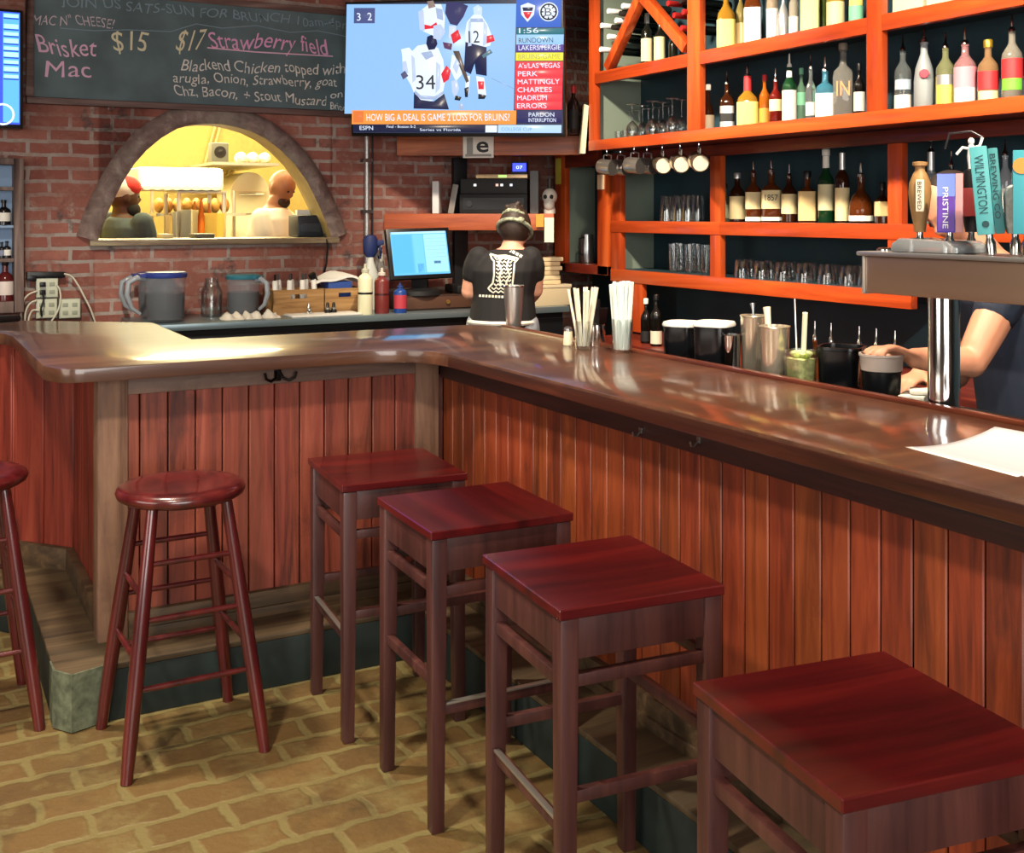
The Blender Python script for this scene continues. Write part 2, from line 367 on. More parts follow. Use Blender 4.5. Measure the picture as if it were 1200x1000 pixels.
def bar():
    t = thing('bar_counter', 'long L-shaped glossy brown wooden bar top with rounded inner corner', 'bar counter', (1.9, 3.9, 1.03), world=True)
    out = [(1.633, -1.6)] + fillet((1.633,0),(1.633,3.644),(0,3.644),.26) + fillet((1,3.644),(.455,3.644),(.40,3.74),.05,4)
    out += [(.40, 3.76), (.393, 4.74), (.37, 4.86), (.16, 5.12), (-.5, 5.95), (-.2, 5.95), (.448, 5.435), (.977, 5.03), (.977, 4.29)]
    out += fillet((1,4.29),(2.21,4.29),(2.21,0),.16) + [(2.21, -1.6)]
    m_top = wood('bar_top_wood', '321c15', '523324', '6d4831', 'X', .36, coat=.7, scale=.35, wear=('6e4a30', .02), bump=.03)
    MB().prism(out, 1.03, BT).build('counter_top', m_top, t, bevel=.005, seg=2)
    MB().box(1.6285, 1.6335, -1.6, 3.42, 1.034, 1.068).build('edge_shade_band', wood('edge_shade_wood', '1f0d09', '37180f', '4e2517', 'Y', .35, coat=.3), t, bevel=.002)  # added dark strip: shade on the right-hand nose face put into its colour
    e = MB()
    e.box(2.195, 2.222, -1.6, 4.1, BT-.002, BT+.012)
    e.build('back_lip', wood('lip', '33150e', '552618', '6a3420', 'Y', .3, coat=.3), t, bevel=.004)
    # base with its panelling
    b = thing('panelled_bar', 'red plank-panelled bar front with weathered posts and dark footrest step', 'bar front', (1.9, 3.9, 0), world=True)
    car = [(1.84, -1.6), (1.84, 3.86), (.68, 3.86), (.655, 4.66), (.3, 5.08), (-.3, 5.86), (.4, 5.35), (.9, 4.95), (.93, 4.24), (2.1, 4.24), (2.1, -1.6)]
    MB().prism(car, 0, 1.029).build('carcass', mat('17100d', .8), b)  # solid core added so no light leaks between the planks
    def planks(p0, p1, z0, z1, wd, first, name, m, nrm, th=.022):
        p0, p1 = Vector(p0), Vector(p1); L = (p1-p0).length; d = (p1-p0)/L; nv = Vector(nrm)
        mb = MB(); s = first-wd
        while s < L:
            a, c = max(s+.002, 0), min(s+wd-.002, L)
            if c-a > .004:
                q = [p0+d*a, p0+d*c, p0+d*c-nv*th, p0+d*a-nv*th]
                mb.add([(x.x,x.y,z0) for x in q]+[(x.x,x.y,z1) for x in q], [(3,2,1,0),(4,5,6,7),(0,1,5,4),(1,2,6,5),(2,3,7,6),(3,0,4,7)])
            s += wd
        return mb.build(name, m, b, bevel=.003, seg=1)
    planks((.655, 3.80), (1.68, 3.80), .17, .962, .09, .042, 'plank_panel', m_plank, (0, -1))
    planks((1.789, 3.80), (1.789, -1.6), .17, .945, .085, .085, 'plank_panel', m_plank_r, (-1, 0))
    planks((.60, 3.86), (.60, 4.62), .17, 1.03, .19, .19, 'plank_panel', m_plank_l, (-1, 0))
    planks((.60, 4.62), (.40, 4.86), .17, 1.03, .15, .15, 'plank_panel', m_plank_l, (-.77, -.64))
    planks((.40, 4.86), (-.2, 5.70), .17, 1.03, .15, .15, 'plank_panel', m_plank_l, (-.8, -.6))
    MB().box(.563, .657, 3.785, 3.875, .17, 1.03).build('post', m_old, b, bevel=.005)
    MB().box(1.672, 1.766, 3.785, 3.86, .17, 1.03).build('post', m_old, b, bevel=.005)
    MB().bar((1.768, 3.80, .2), (1.768, 3.80, .95), .03, .02).build('corner_moulding', wood('moulding', '2a120d', '4a2018', '7a5040', 'Z', .5), b)
    MB().box(.657, 1.672, 3.788, 3.84, .961, 1.03).build('top_rail', m_old_x, b, bevel=.003)
    MB().box(1.772, 1.84, -1.6, 3.79, .94, 1.03).build('top_rail', m_dark_rail, b, bevel=.004)
    k = MB().box(.657, 1.76, 3.775, 3.81, .172, .256); k.box(.657, 1.76, 3.765, 3.80, .172, .205)
    k.build('baseboard', m_base, b, bevel=.004)
    k = MB().box(1.765, 1.80, -1.6, 3.775, .172, .256); k.box(1.755, 1.79, -1.6, 3.765, .172, .205)
    k.build('baseboard', m_base, b, bevel=.004)
    k = MB().bar((.585, 3.86, .215), (.585, 4.62, .215), .03, .085).bar((.585, 4.615, .215), (.395, 4.84, .215), .03, .085).bar((.395, 4.84, .215), (-.2, 5.67, .215), .03, .085)
    k.build('baseboard', m_base, b, bevel=.003)
    step = [(1.60, -1.6), (1.60, 3.59), (.558, 3.59), (.458, 3.56), (.415, 3.62), (.42, 4.45), (.2, 4.72), (-.45, 5.6), (-.2, 5.75), (.45, 4.9), (.62, 4.7), (.63, 3.85), (1.84, 3.85), (1.84, -1.6)]
    MB().prism(step, 0, .155).build('footrest_step', m_kick, b, bevel=.004)
    MB().prism(step, .155, .173).build('step_tread', m_step, b, bevel=.004)
    g = [(.558, 3.586), (.456, 3.554), (.411, 3.618), (.411, 3.70), (.415, 3.70), (.419, 3.62), (.459, 3.562), (.558, 3.592)]
    MB().prism(g, .004, .176).build('corner_guard', mat('6d7560', .55, .3, noise=.4, nscale=40), b)
    # hooks under the bar
    mh = mat('15110f', .4, .6)
    c = P(325, 437, Y=3.785)
    h = thing('coat_hook', 'black double coat hook on weathered rail under the bar top', 'hook', c, world=True)
    MB().box(c.x-.012, c.x+.012, 3.7785, 3.7875, c.z-.028, c.z+.022).build('plate', mh, h, bevel=.003)
    for s in (-1, 1):
        MB().tube([(c.x+s*.006, 3.78, c.z+.005), (c.x+s*.014, 3.762, c.z-.016), (c.x+s*.032, 3.752, c.z-.024), (c.x+s*.05, 3.748, c.z-.014), (c.x+s*.055, 3.746, c.z+.006)], .005).build('prong', mh, h)
    for i, (px, py, lab) in enumerate([(820, 517, 'small dark purse hook under the bar edge, left of the leaning paper'), (752, 506, 'small metal purse hook under the bar edge, nearest the straw glasses')]):
        q = P(px, py, X=1.772)
        h = thing('purse_hook', lab, 'hook', q, world=True, group='purse hooks under the right bar')
        MB().box(1.766, 1.7725, q.y-.007, q.y+.007, q.z-.006, q.z+.012).build('plate', mat('8b8580', .3, .9), h, bevel=.002)
        MB().tube([(1.766, q.y, q.z), (1.755, q.y, q.z-.011), (1.745, q.y, q.z-.010), (1.741, q.y, q.z+.002)], .0028).build('prong', mat('8b8580', .3, .9), h)
bar()

# ================================================================== STOOLS
m_seat = wood('seat_mahogany', '2a0508', '4a0a0d', '661413', 'X', .3, coat=.5, scale=.45, bump=.05)
m_leg = wood('stool_legs', '2a1314', '442422', '5a342e', 'Z', .42, coat=.2, scale=.7, bump=.1)
m_strip = mat('b9b6ae', .3, .85)
m_turn = wood('turned_mahogany', '2b070a', '4c1114', '641d1c', 'Z', .28, coat=.6, scale=.6, bump=.05)
def square_stool(label, loc, rz):
    t = thing('bar_stool', label, 'stool', loc, rz, 'square wooden bar stools along the bar')
    X, Y, ZT = .1925, .2, .757
    s = MB(); n = 10; v = []; f = []
    for j in range(n+1):
        for i in range(n+1):
            x = -X-.004+(2*X+.008)*i/n; y = -Y-.004+(2*Y+.008)*j/n
            d = max(0, 1-(x/X)**2)*max(0, 1-(y/Y)**2); v.append((x, y, ZT-.006*d))
    for j in range(n):
        for i in range(n): a = j*(n+1)+i; f.append((a, a+1, a+n+2, a+n+1))
    b0 = len(v); ring = [j for j in range(n+1)]+[(k+1)*(n+1)-1 for k in range(1, n+1)]+[n*(n+1)+k for k in range(n-1, -1, -1)]+[k*(n+1) for k in range(n-1, 0, -1)]
    for r in ring: v.append((v[r][0], v[r][1], ZT-.022))
    L = len(ring)
    for k in range(L): f.append((ring[k], b0+k, b0+(k+1)%L, ring[(k+1)%L]))
    f.append(tuple(b0+k for k in range(L)))
    s.add(v, f).build('seat', m_seat, t, bevel=.0025, seg=1, smooth=25)
    w2 = .021
    for sx in (-1, 1):
        for sy in (-1, 1):
            c = (sx*(X-.022), sy*(Y-.022)); q = MB(); lo = (sx*(X-.018), sy*(Y-.018)); k = .017
            q.add([(c[0]-w2,c[1]-w2,ZT-.023),(c[0]+w2,c[1]-w2,ZT-.023),(c[0]+w2,c[1]+w2,ZT-.023),(c[0]-w2,c[1]+w2,ZT-.023)]+
                  [(lo[0]-k,lo[1]-k,0),(lo[0]+k,lo[1]-k,0),(lo[0]+k,lo[1]+k,0),(lo[0]-k,lo[1]+k,0)], [(0,1,2,3),(7,6,5,4),(0,4,5,1),(1,5,6,2),(2,6,7,3),(3,7,4,0)])
            q.build('leg', m_leg, t, bevel=.004)
    for sx in (-1, 1): MB().box(sx*(X-.008), sx*(X-.030), -Y+.04, Y-.04, ZT-.108, ZT-.0235).build('apron', m_leg, t, bevel=.002)
    for sy in (-1, 1): MB().box(-X+.04, X-.04, sy*(Y-.008), sy*(Y-.030), ZT-.108, ZT-.0235).build('apron', m_leg, t, bevel=.002)
    def rail(p, q, h=.026, wd=.02): MB().bar(p, q, wd, h).build('stretcher', m_leg, t, bevel=.003)
    for sx, z in ((-1, .60), (1, .60), (-1, .302), (1, .44)):
        rail((sx*(X-.019), -Y+.035, z), (sx*(X-.019), Y-.035, z))
    for sy, z in ((-1, .605), (1, .605), (-1, .37), (1, .37)):
        rail((-X+.035, sy*(Y-.019), z), (X-.035, sy*(Y-.019), z))
    MB().bar((-X+.012, -Y+.042, .318), (-X+.012, Y-.042, .318), .014, .006).build('metal_footrest_strip', m_strip, t, bevel=.001)['label'] = 'steel strip on the footrest rail'
    return t
square_stool('square mahogany stool in the inner corner of the bar, farthest of four', (1.348, 3.287, 0), R(-4.5))
square_stool('square mahogany stool second from the inner corner, steel strip facing the camera side', (1.374, 2.729, 0), R(88))
square_stool('square mahogany stool third from the inner corner of the bar', (1.372, 2.101, 0), R(-5))
square_stool('nearest square mahogany stool, its seat cut off by the frame at lower right', (1.345, 1.288, 0), R(-8.5))
def round_stool(label, loc, rz):
    t = thing('round_bar_stool', label, 'stool', loc, rz, 'round turned bar stools at the left')
    r = .185
    MB().lathe([(0, .712), (.13, .712), (.165, .716), (r-.004, .726), (r, .738), (r-.004, .749), (r-.016, .756), (r-.05, .757), (.09, .752), (0, .75)], n=48).build('seat', m_turn, t, smooth=50)
    def leg(a, b):
        top = Vector((a*.105, b*.105, .715)); bot = Vector((a*.192, b*.192, .009)); pts = [top.lerp(bot, k/8) for k in range(9)]
        pts[-1].z = .0
        return MB().tube(pts, [.0165, .0175, .019, .0205, .0215, .0215, .0205, .0195, .0165], 14)
    at_ = lambda a, b, z: Vector((a*.105, b*.105, .715)).lerp(Vector((a*.192, b*.192, .009)), (.715-z)/.706)
    for a in (-1, 1):
        for b in (-1, 1): leg(a, b).build('leg', m_turn, t)
    def rung(p, q): MB().tube([p, p.lerp(q, .3), p.lerp(q, .7), q], [.007, .0085, .0085, .007], 10).build('rung', m_turn, t)
    for z in (.565, .415, .235): rung(at_(-1, -1, z), at_(1, -1, z))
    for z in (.56, .41, .25): rung(at_(-1, 1, z), at_(1, 1, z))
    for s in (-1, 1):
        for z in (.475, .305): rung(at_(s, -1, z), at_(s, 1, z))
    return t
round_stool('round-seated turned mahogany stool standing before the plank bar front', (.735, 3.368, 0), R(1))
round_stool('round-seated turned stool half cut off by the left frame edge', (.178, 3.82, 0), R(2))
# ================================================================== COMMON MATERIALS
steel = mat('a9abac', .28, .95); steel_d = mat('6f6f70', .35, .9); chrome = mat('d8d8d8', .1, 1)
black = mat('0c0c0e', .35); blackm = mat('121214', .6); white = mat('e9e7df', .55); cream = mat('e6dfc0', .55)
glass = thin_glass('clear_glass')
navy = mat('16244f', .5); paper = mat('efe9dd', .7)
m_orange = wood('orange_wood', '8a2f12', 'b5451a', 'd15f26', 'Y', .35, coat=.3, scale=.5, bump=.08)
m_orange_z = wood('orange_wood_upright', '8a2f12', 'b5451a', 'd15f26', 'Z', .35, coat=.3, scale=.5, bump=.08)
m_beam = wood('beam_oak', '6e3016', 'b05a2c', 'cf7e48', 'X', .45, scale=.8, bump=.2)
m_shelf = wood('shelf_red_oak', '74341a', 'a84f2a', 'c0683c', 'X', .45, scale=.6, bump=.15)
def one(mb, name, m, label, cat, group=None, bevel=0, smooth=40):
    return tag(centre(mb.build(name, m, None, bevel, smooth)), label, cat, group)

# ================================================================== BACK COUNTER
CZ = 1.0
def back_counter():
    t = thing('back_counter', 'steel-topped back counter along the brick wall behind the bar', 'counter', (2.3, 5.9, 0), world=True)
    MB().box(1.04, 3.5, 5.67, WY-.005, CZ-.035, CZ).build('steel_top', mat('8fa3ab', .3, .7), t, bevel=.004)
    MB().box(1.06, 3.48, 5.72, WY-.005, 0, CZ-.036).build('cabinet', blackm, t)
    MB().box(1.06, 3.48, 5.715, 5.725, .55, .93).build('front_panel', mat('1c1d20', .4, .3), t, bevel=.004)
    for x in (1.5, 2.0, 2.5, 3.0): MB().tube([(x-.12, 5.70, .86), (x+.12, 5.70, .86)], .006).build('handle', steel_d, t)
back_counter()

def pitcher(label, px, Y, lid, tea, s=1, flip=1, ang=None, cut=.62):
    c = P(px, 372, Y=Y); t = thing('pitcher', label, 'pitcher', (c.x, Y, CZ), R(ang or 0), 'lidded tea pitchers on the back counter')
    r = .103*s; h = .235*s
    MB().lathe([(0, .004), (r*.86, .004), (r*.9, .012), (r*.97, h*.9), (r, h*.97), (r*.985, h*.97), (r*.95, h*.9), (r*.88, .016), (0, .012)], n=28).build('jug', mat('aab0b8', .12, alpha=.16), t)
    MB().lathe([(0, .014), (r*.872, .018), (r*.915, h*cut), (0, h*cut)], n=28).build('tea', tea, t)
    l = MB().lathe([(r*1.01, h*.955), (r*1.03, h*.97), (r*1.03, h*1.04), (r*.95, h*1.075), (0, h*1.085)], n=28)
    l.box(-r*1.25 if flip < 0 else r*.8, -r*.8 if flip < 0 else r*1.25, -.03, .03, h*.975, h*1.05)
    l.build('lid', lid, t)
    f = flip
    MB().tube([(f*r*.95, 0, h*.93), (f*r*1.35, 0, h*.96), (f*r*1.75, 0, h*.86), (f*r*1.82, 0, h*.6), (f*r*1.6, 0, h*.32), (f*r*1.2, 0, h*.18)], [.013, .014, .015, .014, .012, .009], 10).build('handle', mat('aab2bb', .2, trans=.3), t)
    return t
tea = mat('0a090c', .2)
pitcher('blue-lidded tea pitcher with its handle toward us, left end of counter', 194, 5.84, mat('2c3c86', .4), tea, 1, -1)
pitcher('blue-lidded tea pitcher mostly hidden behind another, left end of counter', 183, 6.08, mat('2c3c86', .4), tea, .95, -1)
pitcher('teal-lidded tea pitcher standing by the wooden caddies', 285, 5.98, mat('2f6f80', .4), tea, .88, 1, -55)

def jar():
    c = P(248, 370, Y=6.02); t = thing('glass_carafe', 'clear glass carafe between the two tea pitchers', 'carafe', (c.x, 6.02, CZ), R(200))
    MB().lathe([(0, 0), (.05, 0), (.056, .01), (.056, .13), (.04, .17), (.034, .19), (.036, .205), (.033, .205), (.030, .19), (.036, .165), (.052, .13), (.052, .012), (0, .008)], n=20).build('vessel', glass, t)
    MB().tube([(.045, 0, .16), (.075, 0, .15), (.08, 0, .09), (.055, 0, .05)], .006).build('handle', glass, t)
jar()

m_crate = wood('crate_pine', '6e4a26', 'a07848', 'c29a66', 'X', .6, bump=.2)
def crate(px0, px1, label, fill):
    a = P(px0, 366, Y=5.95); b = P(px1, 366, Y=5.95); x0, x1 = a.x, b.x; y0, y1 = 5.9, 6.1; z0, z1 = CZ, CZ+.135; T = .009
    t = thing('wooden_caddy', label, 'caddy', ((x0+x1)/2, 6.0, CZ), world=True, group='wooden caddies on the back counter'); zc = CZ+.098
    f = MB().box(x0, x1, y0, y0+T, z0, zc-.012); cx = (x0+x1)/2; hw = (x1-x0)*.16
    f.box(x0, cx-hw, y0, y0+T, zc-.012, zc+.012).box(cx+hw, x1, y0, y0+T, zc-.012, zc+.012).box(x0, x1, y0, y0+T, zc+.012, z1)
    f.build('front_board', m_crate, t)
    MB().box(x0, x1, y1-T, y1, z0, z1).build('back_board', m_crate, t)
    for xa in (x0, x1-T): MB().box(xa, xa+T, y0+T, y1-T, z0, z1).build('side_board', m_crate, t)
    MB().box(x0+T, x1-T, y0+T, y1-T, z0, z0+T).build('bottom_board', m_crate, t)
    return x0, x1, z1
def crates():
    x0, x1, z1 = crate(317, 376, 'left wooden caddy with slotted handle holding rolled cutlery', 1)
    for i in range(7):                      # cutlery rolls standing in the left crate
        x = x0+.03+i*(x1-x0-.06)/6; y = 5.95+.05*(i % 2); dx = random.uniform(-.012, .012)
        r = thing('cutlery_roll', 'white napkin roll with dark cutlery standing in the left wooden caddy', 'napkin roll', (x, y, CZ+.012), 0, 'cutlery rolls in the wooden caddy')
        MB().tube([(0, 0, 0), (dx, 0, .165), (dx*1.2, 0, .172)], [.0155, .0155, .013], 10).build('napkin', white, r)
        MB().box(dx*1.2-.006, dx*1.2+.006, -.003, .003, .165, .205).build('cutlery', steel_d if i % 3 else black, r)
    x0, x1, z1 = crate(377.5, 423, 'right wooden caddy with slotted handle under a heap of napkins', 2)
    bx = one(MB().box(x0+.03, x1-.06, 5.93, 6.07, CZ+.012, CZ+.17), 'sachet_box', mat('2d4c93', .5), 'blue sachet box standing in the right wooden caddy', 'box', bevel=.004)
    n = MB(); v = []; f = []; nx, ny = 10, 6                     # folded napkins lying over it
    for k in range(2):
        for j in range(ny+1):
            for i in range(nx+1):
                u, q = i/nx, j/ny; v.append((x0-.04+u*(x1-x0+.03), 5.92+q*.15, CZ+.172+.05*math.sin(math.pi*u)**.7*(.6+.4*math.sin(3+u*5+q*2))-(.014 if k else 0)+.004))
    N = (nx+1)*(ny+1)
    for k in range(2):
        for j in range(ny):
            for i in range(nx):
                a = k*N+j*(nx+1)+i; f.append((a, a+1, a+nx+2, a+nx+1))
    for i in range(nx): f += [(i, i+1, N+i+1, N+i), (ny*(nx+1)+i, ny*(nx+1)+i+1, N+ny*(nx+1)+i+1, N+ny*(nx+1)+i)]
    for j in range(ny): f += [(j*(nx+1), (j+1)*(nx+1), N+(j+1)*(nx+1), N+j*(nx+1)), (j*(nx+1)+nx, (j+1)*(nx+1)+nx, N+(j+1)*(nx+1)+nx, N+j*(nx+1)+nx)]
    one(n.add(v, f), 'napkin_stack', white, 'loose stack of white napkins on top of the right wooden caddy', 'napkins')
    one(MB().tube([(x0-.012, 5.99, CZ+.14), (x0-.05, 5.985, CZ+.215)], [.018, .022], 10), 'pepper_mill', black, 'black grinder top leaning out between the wooden caddies', 'grinder')
crates()
def towel(px0, px1, label, i):
    a, b = P(px0, 370, Y=5.8).x, P(px1, 370, Y=5.8).x; v = []; f = []; nx, ny = 14, 8; rnd = random.Random(i)
    ph = [rnd.uniform(0, 6) for _ in range(4)]
    for j in range(ny+1):
        for i2 in range(nx+1):
            u, q = i2/nx, j/ny; e = math.sin(math.pi*u)**.5*math.sin(math.pi*q)**.5
            v.append((a+u*(b-a)+.006*math.sin(9*q+ph[0]), 5.74+q*.13, CZ+.001+e*(.028+.014*math.sin(11*u+ph[1])+.010*math.sin(9*q+7*u+ph[2]))))
    for j in range(ny):
        for i2 in range(nx): k = j*(nx+1)+i2; f.append((k, k+1, k+nx+2, k+nx+1))
    f.append(tuple([k for k in range(nx+1)]+[k*(nx+1)+nx for k in range(1, ny+1)]+[ny*(nx+1)+k for k in range(nx-1, -1, -1)]+[k*(nx+1) for k in range(ny-1, 0, -1)]))
    one(MB().add(v, f), 'bar_towel', mat('d9d3c4', .85, noise=.05), label, 'towel', 'crumpled towels on the back counter', smooth=80)
towel(259, 284, 'crumpled white towel under the teal-lidded pitcher, left one', 1)
towel(285, 305, 'crumpled white towel under the teal-lidded pitcher, middle one', 2)
towel(306, 326, 'crumpled white towel just left of the wooden caddies', 3)
def mats():
    a, b = P(337, 370, Y=5.78).x, P(418, 370, Y=5.78).x
    one(MB().box(a, b, 5.70, 5.86, CZ+.001, CZ+.012), 'white_tray', mat('dcdad2', .4), 'flat white tray in front of the wooden caddies', 'tray', bevel=.004)
    for i, px in enumerate((362, 384, 391)):
        c = P(px, 366, Y=5.80); lab = ['small chrome pourer standing on the white tray', 'small dark stopper on the white tray, left of a pair', 'small dark stopper on the white tray, right of a pair'][i]
        t = thing('bottle_stopper', lab, 'stopper', (c.x, 5.8, CZ+.0125), group='stoppers on the white tray')
        MB().lathe([(0, 0), (.017, 0), (.017, .012), (.01, .02), (.008, .05), (.004, .056), (0, .056)], n=12).build('stopper_body', chrome if i == 0 else black, t)
        MB().lathe([(.0115, .018), (.013, .02), (.013, .028), (.0095, .03)], n=12).build('ring', steel, t)
mats()
def squeeze(px, Y, h, r, bodym, capm, label, lab=None, band=None, nm='squeeze_bottle'):
    c = P(px, 370, Y=Y); t = thing(nm, label, 'bottle', (c.x, Y, CZ), group='bottles beside the order screen')
    MB().lathe([(0, 0), (r*.96, 0), (r, .006), (r, h*.68), (r*.9, h*.74), (r*.45, h*.80), (r*.42, h*.84), (0, h*.84)], n=20).build('bottle_body', bodym, t)
    MB().lathe([(0, h*.83), (r*.5, h*.83), (r*.5, h*.89), (r*.22, h*.91), (r*.16, h), (0, h)], n=16).build('cap', capm, t)
    if band: MB().lathe([(r*.99, h*band[0]), (r*1.02, h*band[0]), (r*1.02, h*band[1]), (r*.99, h*band[1])], n=20, cap=False).build('band', band[2], t)
    if lab: MB().lathe([(r*.99, h*lab[0]), (r*1.02, h*lab[0]), (r*1.02, h*lab[1]), (r*.99, h*lab[1])], n=20, cap=False).build('label', lab[2], t)
squeeze(428, 5.74, .275, .04, mat('d9d6b4', .4), mat('b9b9a4', .4), 'cream mixer bottle with a black band left of the order screen', band=(.40, .44, black))
squeeze(447.5, 5.76, .25, .041, mat('6e2a26', .35), mat('c9beb2', .4), 'brown-red mixer bottle with white top below the order screen', band=(.40, .44, mat('3a1413', .4)))
squeeze(469, 5.74, .165, .036, mat('2a4f9e', .25, trans=.3), mat('1c3470', .4), 'small blue bottle with red and white label below the order screen', lab=(.15, .6, mat('b23a48', .5)))

def order_screen():
    q = [P(455, 272, D=6.3), P(522, 270, D=6.45), P(528, 321, D=6.4), P(464, 324, D=6.25)]
    c = (q[0]+q[1]+q[2]+q[3])/4; xd = ((q[1]-q[0])+(q[2]-q[3])).normalized(); up = ((q[0]-q[3])+(q[1]-q[2])).normalized(); n = xd.cross(up).normalized(); up = n.cross(xd)
    W = (q[1]-q[0]).length; Hh = (q[0]-q[3]).length
    t = thing('order_screen', 'bright blue-white touchscreen order terminal on the back counter', 'monitor', (c.x, c.y, CZ+.0855), world=True)
    M = Matrix((xd, up, n)).transposed()
    MB().obox(c-n*.02, (W/2+.018, Hh/2+.018, .02), M=M).build('housing', black, t, bevel=.006)
    e = mat((.10, .40, .75), .3, emit=1.0)
    s = MB().obox(c+n*.001, (W/2-.004, Hh/2-.004, .001), M=M).build('screen', e, t)
    def patch(u0, u1, v0, v1, m, nm): MB().obox(c+xd*((u0+u1)/2-.5)*W+up*((v0+v1)/2-.5)*Hh+n*.0028, ((u1-u0)*W/2, (v1-v0)*Hh/2, .0006), M=M).build(nm, m, t)
    patch(.03, .36, .06, .92, mat((.08, .40, .80), .3, emit=.9), 'ticket_pane'); patch(.39, .56, .06, .92, mat((.14, .48, .85), .3, emit=.95), 'menu_column')
    patch(.58, .97, .06, .92, mat((.28, .58, .85), .3, emit=1.0), 'item_pane'); patch(.72, .84, .25, .31, mat((.02, .12, .25), .3, emit=.5), 'button')
    patch(.43, .54, .06, .26, mat((.03, .18, .6), .3, emit=.8), 'button'); patch(.03, .97, .94, .985, mat((.35, .62, .85), .3, emit=1), 'title_bar')
    for i in range(6): patch(.60, .95, .82-i*.085, .826-i*.085, mat((.08, .3, .6), .3, emit=.7), 'rule')
    b = c-up*(Hh/2)-n*.05
    MB().lathe([(0, CZ+.0858), (.12, CZ+.0858), (.115, CZ+.11), (.05, CZ+.125), (0, CZ+.125)], (b.x+.02, b.y+.03, 0), n=24, sy=.8).build('foot', blackm, t)
    MB().bar((b.x+.02, b.y+.04, CZ+.12), c-n*.04-up*.05, .09, .04).build('stand', blackm, t)
order_screen()
def counter_things():
    # dark printer under the screen, brown cash drawer, keyboard tray
    c = P(487, 341, D=6.35)
    a = P(515, 355, Y=5.86)
    t = thing('cash_drawer', 'low brown cash drawer on the back counter beside the bartender', 'drawer', (a.x, 5.9, CZ), world=True)
    xa, xb = P(474, 355, Y=5.80).x, P(558, 355, Y=5.80).x
    MB().box(xa, xb, 5.80, 6.16, CZ, CZ+.085).build('drawer_body', mat('3d2a22', .5), t, bevel=.004)
    MB().box(xa+.01, xb-.01, 5.794, 5.802, CZ+.01, CZ+.075).build('drawer_front', mat('55392c', .5), t, bevel=.003)
    MB().lathe([(.012, 0), (.012, .01), (0, .01)], (a.x+.02, 5.792, CZ+.045), n=12, M=Matrix.Rotation(R(90), 3, 'X')).build('lock', mat('c9a55c', .3, .8), t)
    one(MB().box(xb-.11, xb-.005, 5.82, 6.0, CZ+.0855, CZ+.135), 'receipt_printer', blackm, 'black receipt printer on the brown cash drawer', 'printer', bevel=.012)
    # blue gloves and white cloth hanging on the conduit
    g = P(431, 290, Y=6.08); m_glove = mat('1d2c60', .6)
    t = thing('spray_bottle', 'dark blue spray bottle head above the cream mixer bottle', 'bottle', (g.x, 6.04, CZ), world=True)
    zt = P(431, 275, Y=6.04).z
    MB().lathe([(0, CZ), (.045, CZ), (.047, CZ+.01), (.047, CZ+.20), (.02, zt-.15), (.018, zt-.12), (0, zt-.12)], (g.x, 6.04, 0), n=16).build('bottle_body', mat('c9ccc6', .3), t)
    MB().lathe([(.024, zt-.13), (.03, zt-.12), (.042, zt-.10), (.045, zt-.03), (.03, zt-.005), (0, zt)], (g.x, 6.04, 0), n=14, sy=.8).build('trigger_head', m_glove, t)
    MB().bar((g.x+.03, 6.04, zt-.05), (g.x+.075, 6.02, zt-.045), .03, .03).build('nozzle', m_glove, t, bevel=.006)
    MB().tube([(g.x+.05, 6.03, zt-.06), (g.x+.06, 6.02, zt-.10), (g.x+.05, 6.02, zt-.14)], .007).build('trigger', m_glove, t)
    v = []; f = []                                               # crumpled white paper beside the screen
    w0, w1 = P(440, 290, Y=6.1), P(450, 330, Y=6.1); rnd = random.Random(3)
    mb = MB().ball(((w0.x+w1.x)/2, 6.1, (w0.z+w1.z)/2), ((w1.x-w0.x)/2-.004, .035, (w0.z-w1.z)/2+.02), 14, 10)
    mb.v = [(x+rnd.uniform(-.012, .012), y+rnd.uniform(-.01, .01), z+rnd.uniform(-.014, .014)) for x, y, z in mb.v]
    zb = min(p[2] for p in mb.v); mb.v = [(x, y, CZ+.001+(z-zb)*(w0.z-CZ)/(w0.z+.02-zb)) for x, y, z in mb.v]
    one(mb, 'paper_bag', mat('cfc8bc', .8), 'crumpled pale paper bag left of the order screen', 'bag', smooth=0)
    # right of the bartender: stacked papers on a cream box
    x0, x1 = P(622, 350, Y=5.75).x, P(668, 350, Y=5.75).x
    zt = P(640, 334, Y=5.75).z
    b = thing('takeaway_box', 'cream cardboard box on the counter right of the bartender', 'box', ((x0+x1)/2, 5.8, CZ), world=True)
    MB().box(x0, x1, 5.74, 5.98, CZ, zt-.02).build('box_body', mat('cdbb98', .7), b, bevel=.003)
    MB().box(x0-.004, x1+.004, 5.736, 5.984, zt-.019, zt).build('box_lid', mat('d8c7a6', .7), b, bevel=.003)
    z = zt+.001; i = 0; labs = ['bottom', 'second', 'third', 'fourth', 'fifth', 'sixth', 'top']
    zz = P(640, 301, Y=5.8).z; nst = 6; hh = (zz-z)/nst
    for i in range(nst):
        dx = random.uniform(-.015, .015); a = P(632, 320, Y=5.8).x; c2 = P(654, 320, Y=5.8).x
        k = MB().obox(((a+c2)/2+dx, 5.84, z+hh/2-.0005), ((c2-a)/2, .08, hh/2-.001), R(random.uniform(-6, 6)))
        one(k, 'napkin_bundle', mat(['d9c39a', 'e2cfa8'][i % 2], .8), f'bundle of tan paper napkins on the cream box, {labs[i] if i<5 else "top"} of its pile', 'napkins', 'napkin bundles on the cream box', bevel=.006)
        z += hh
counter_things()

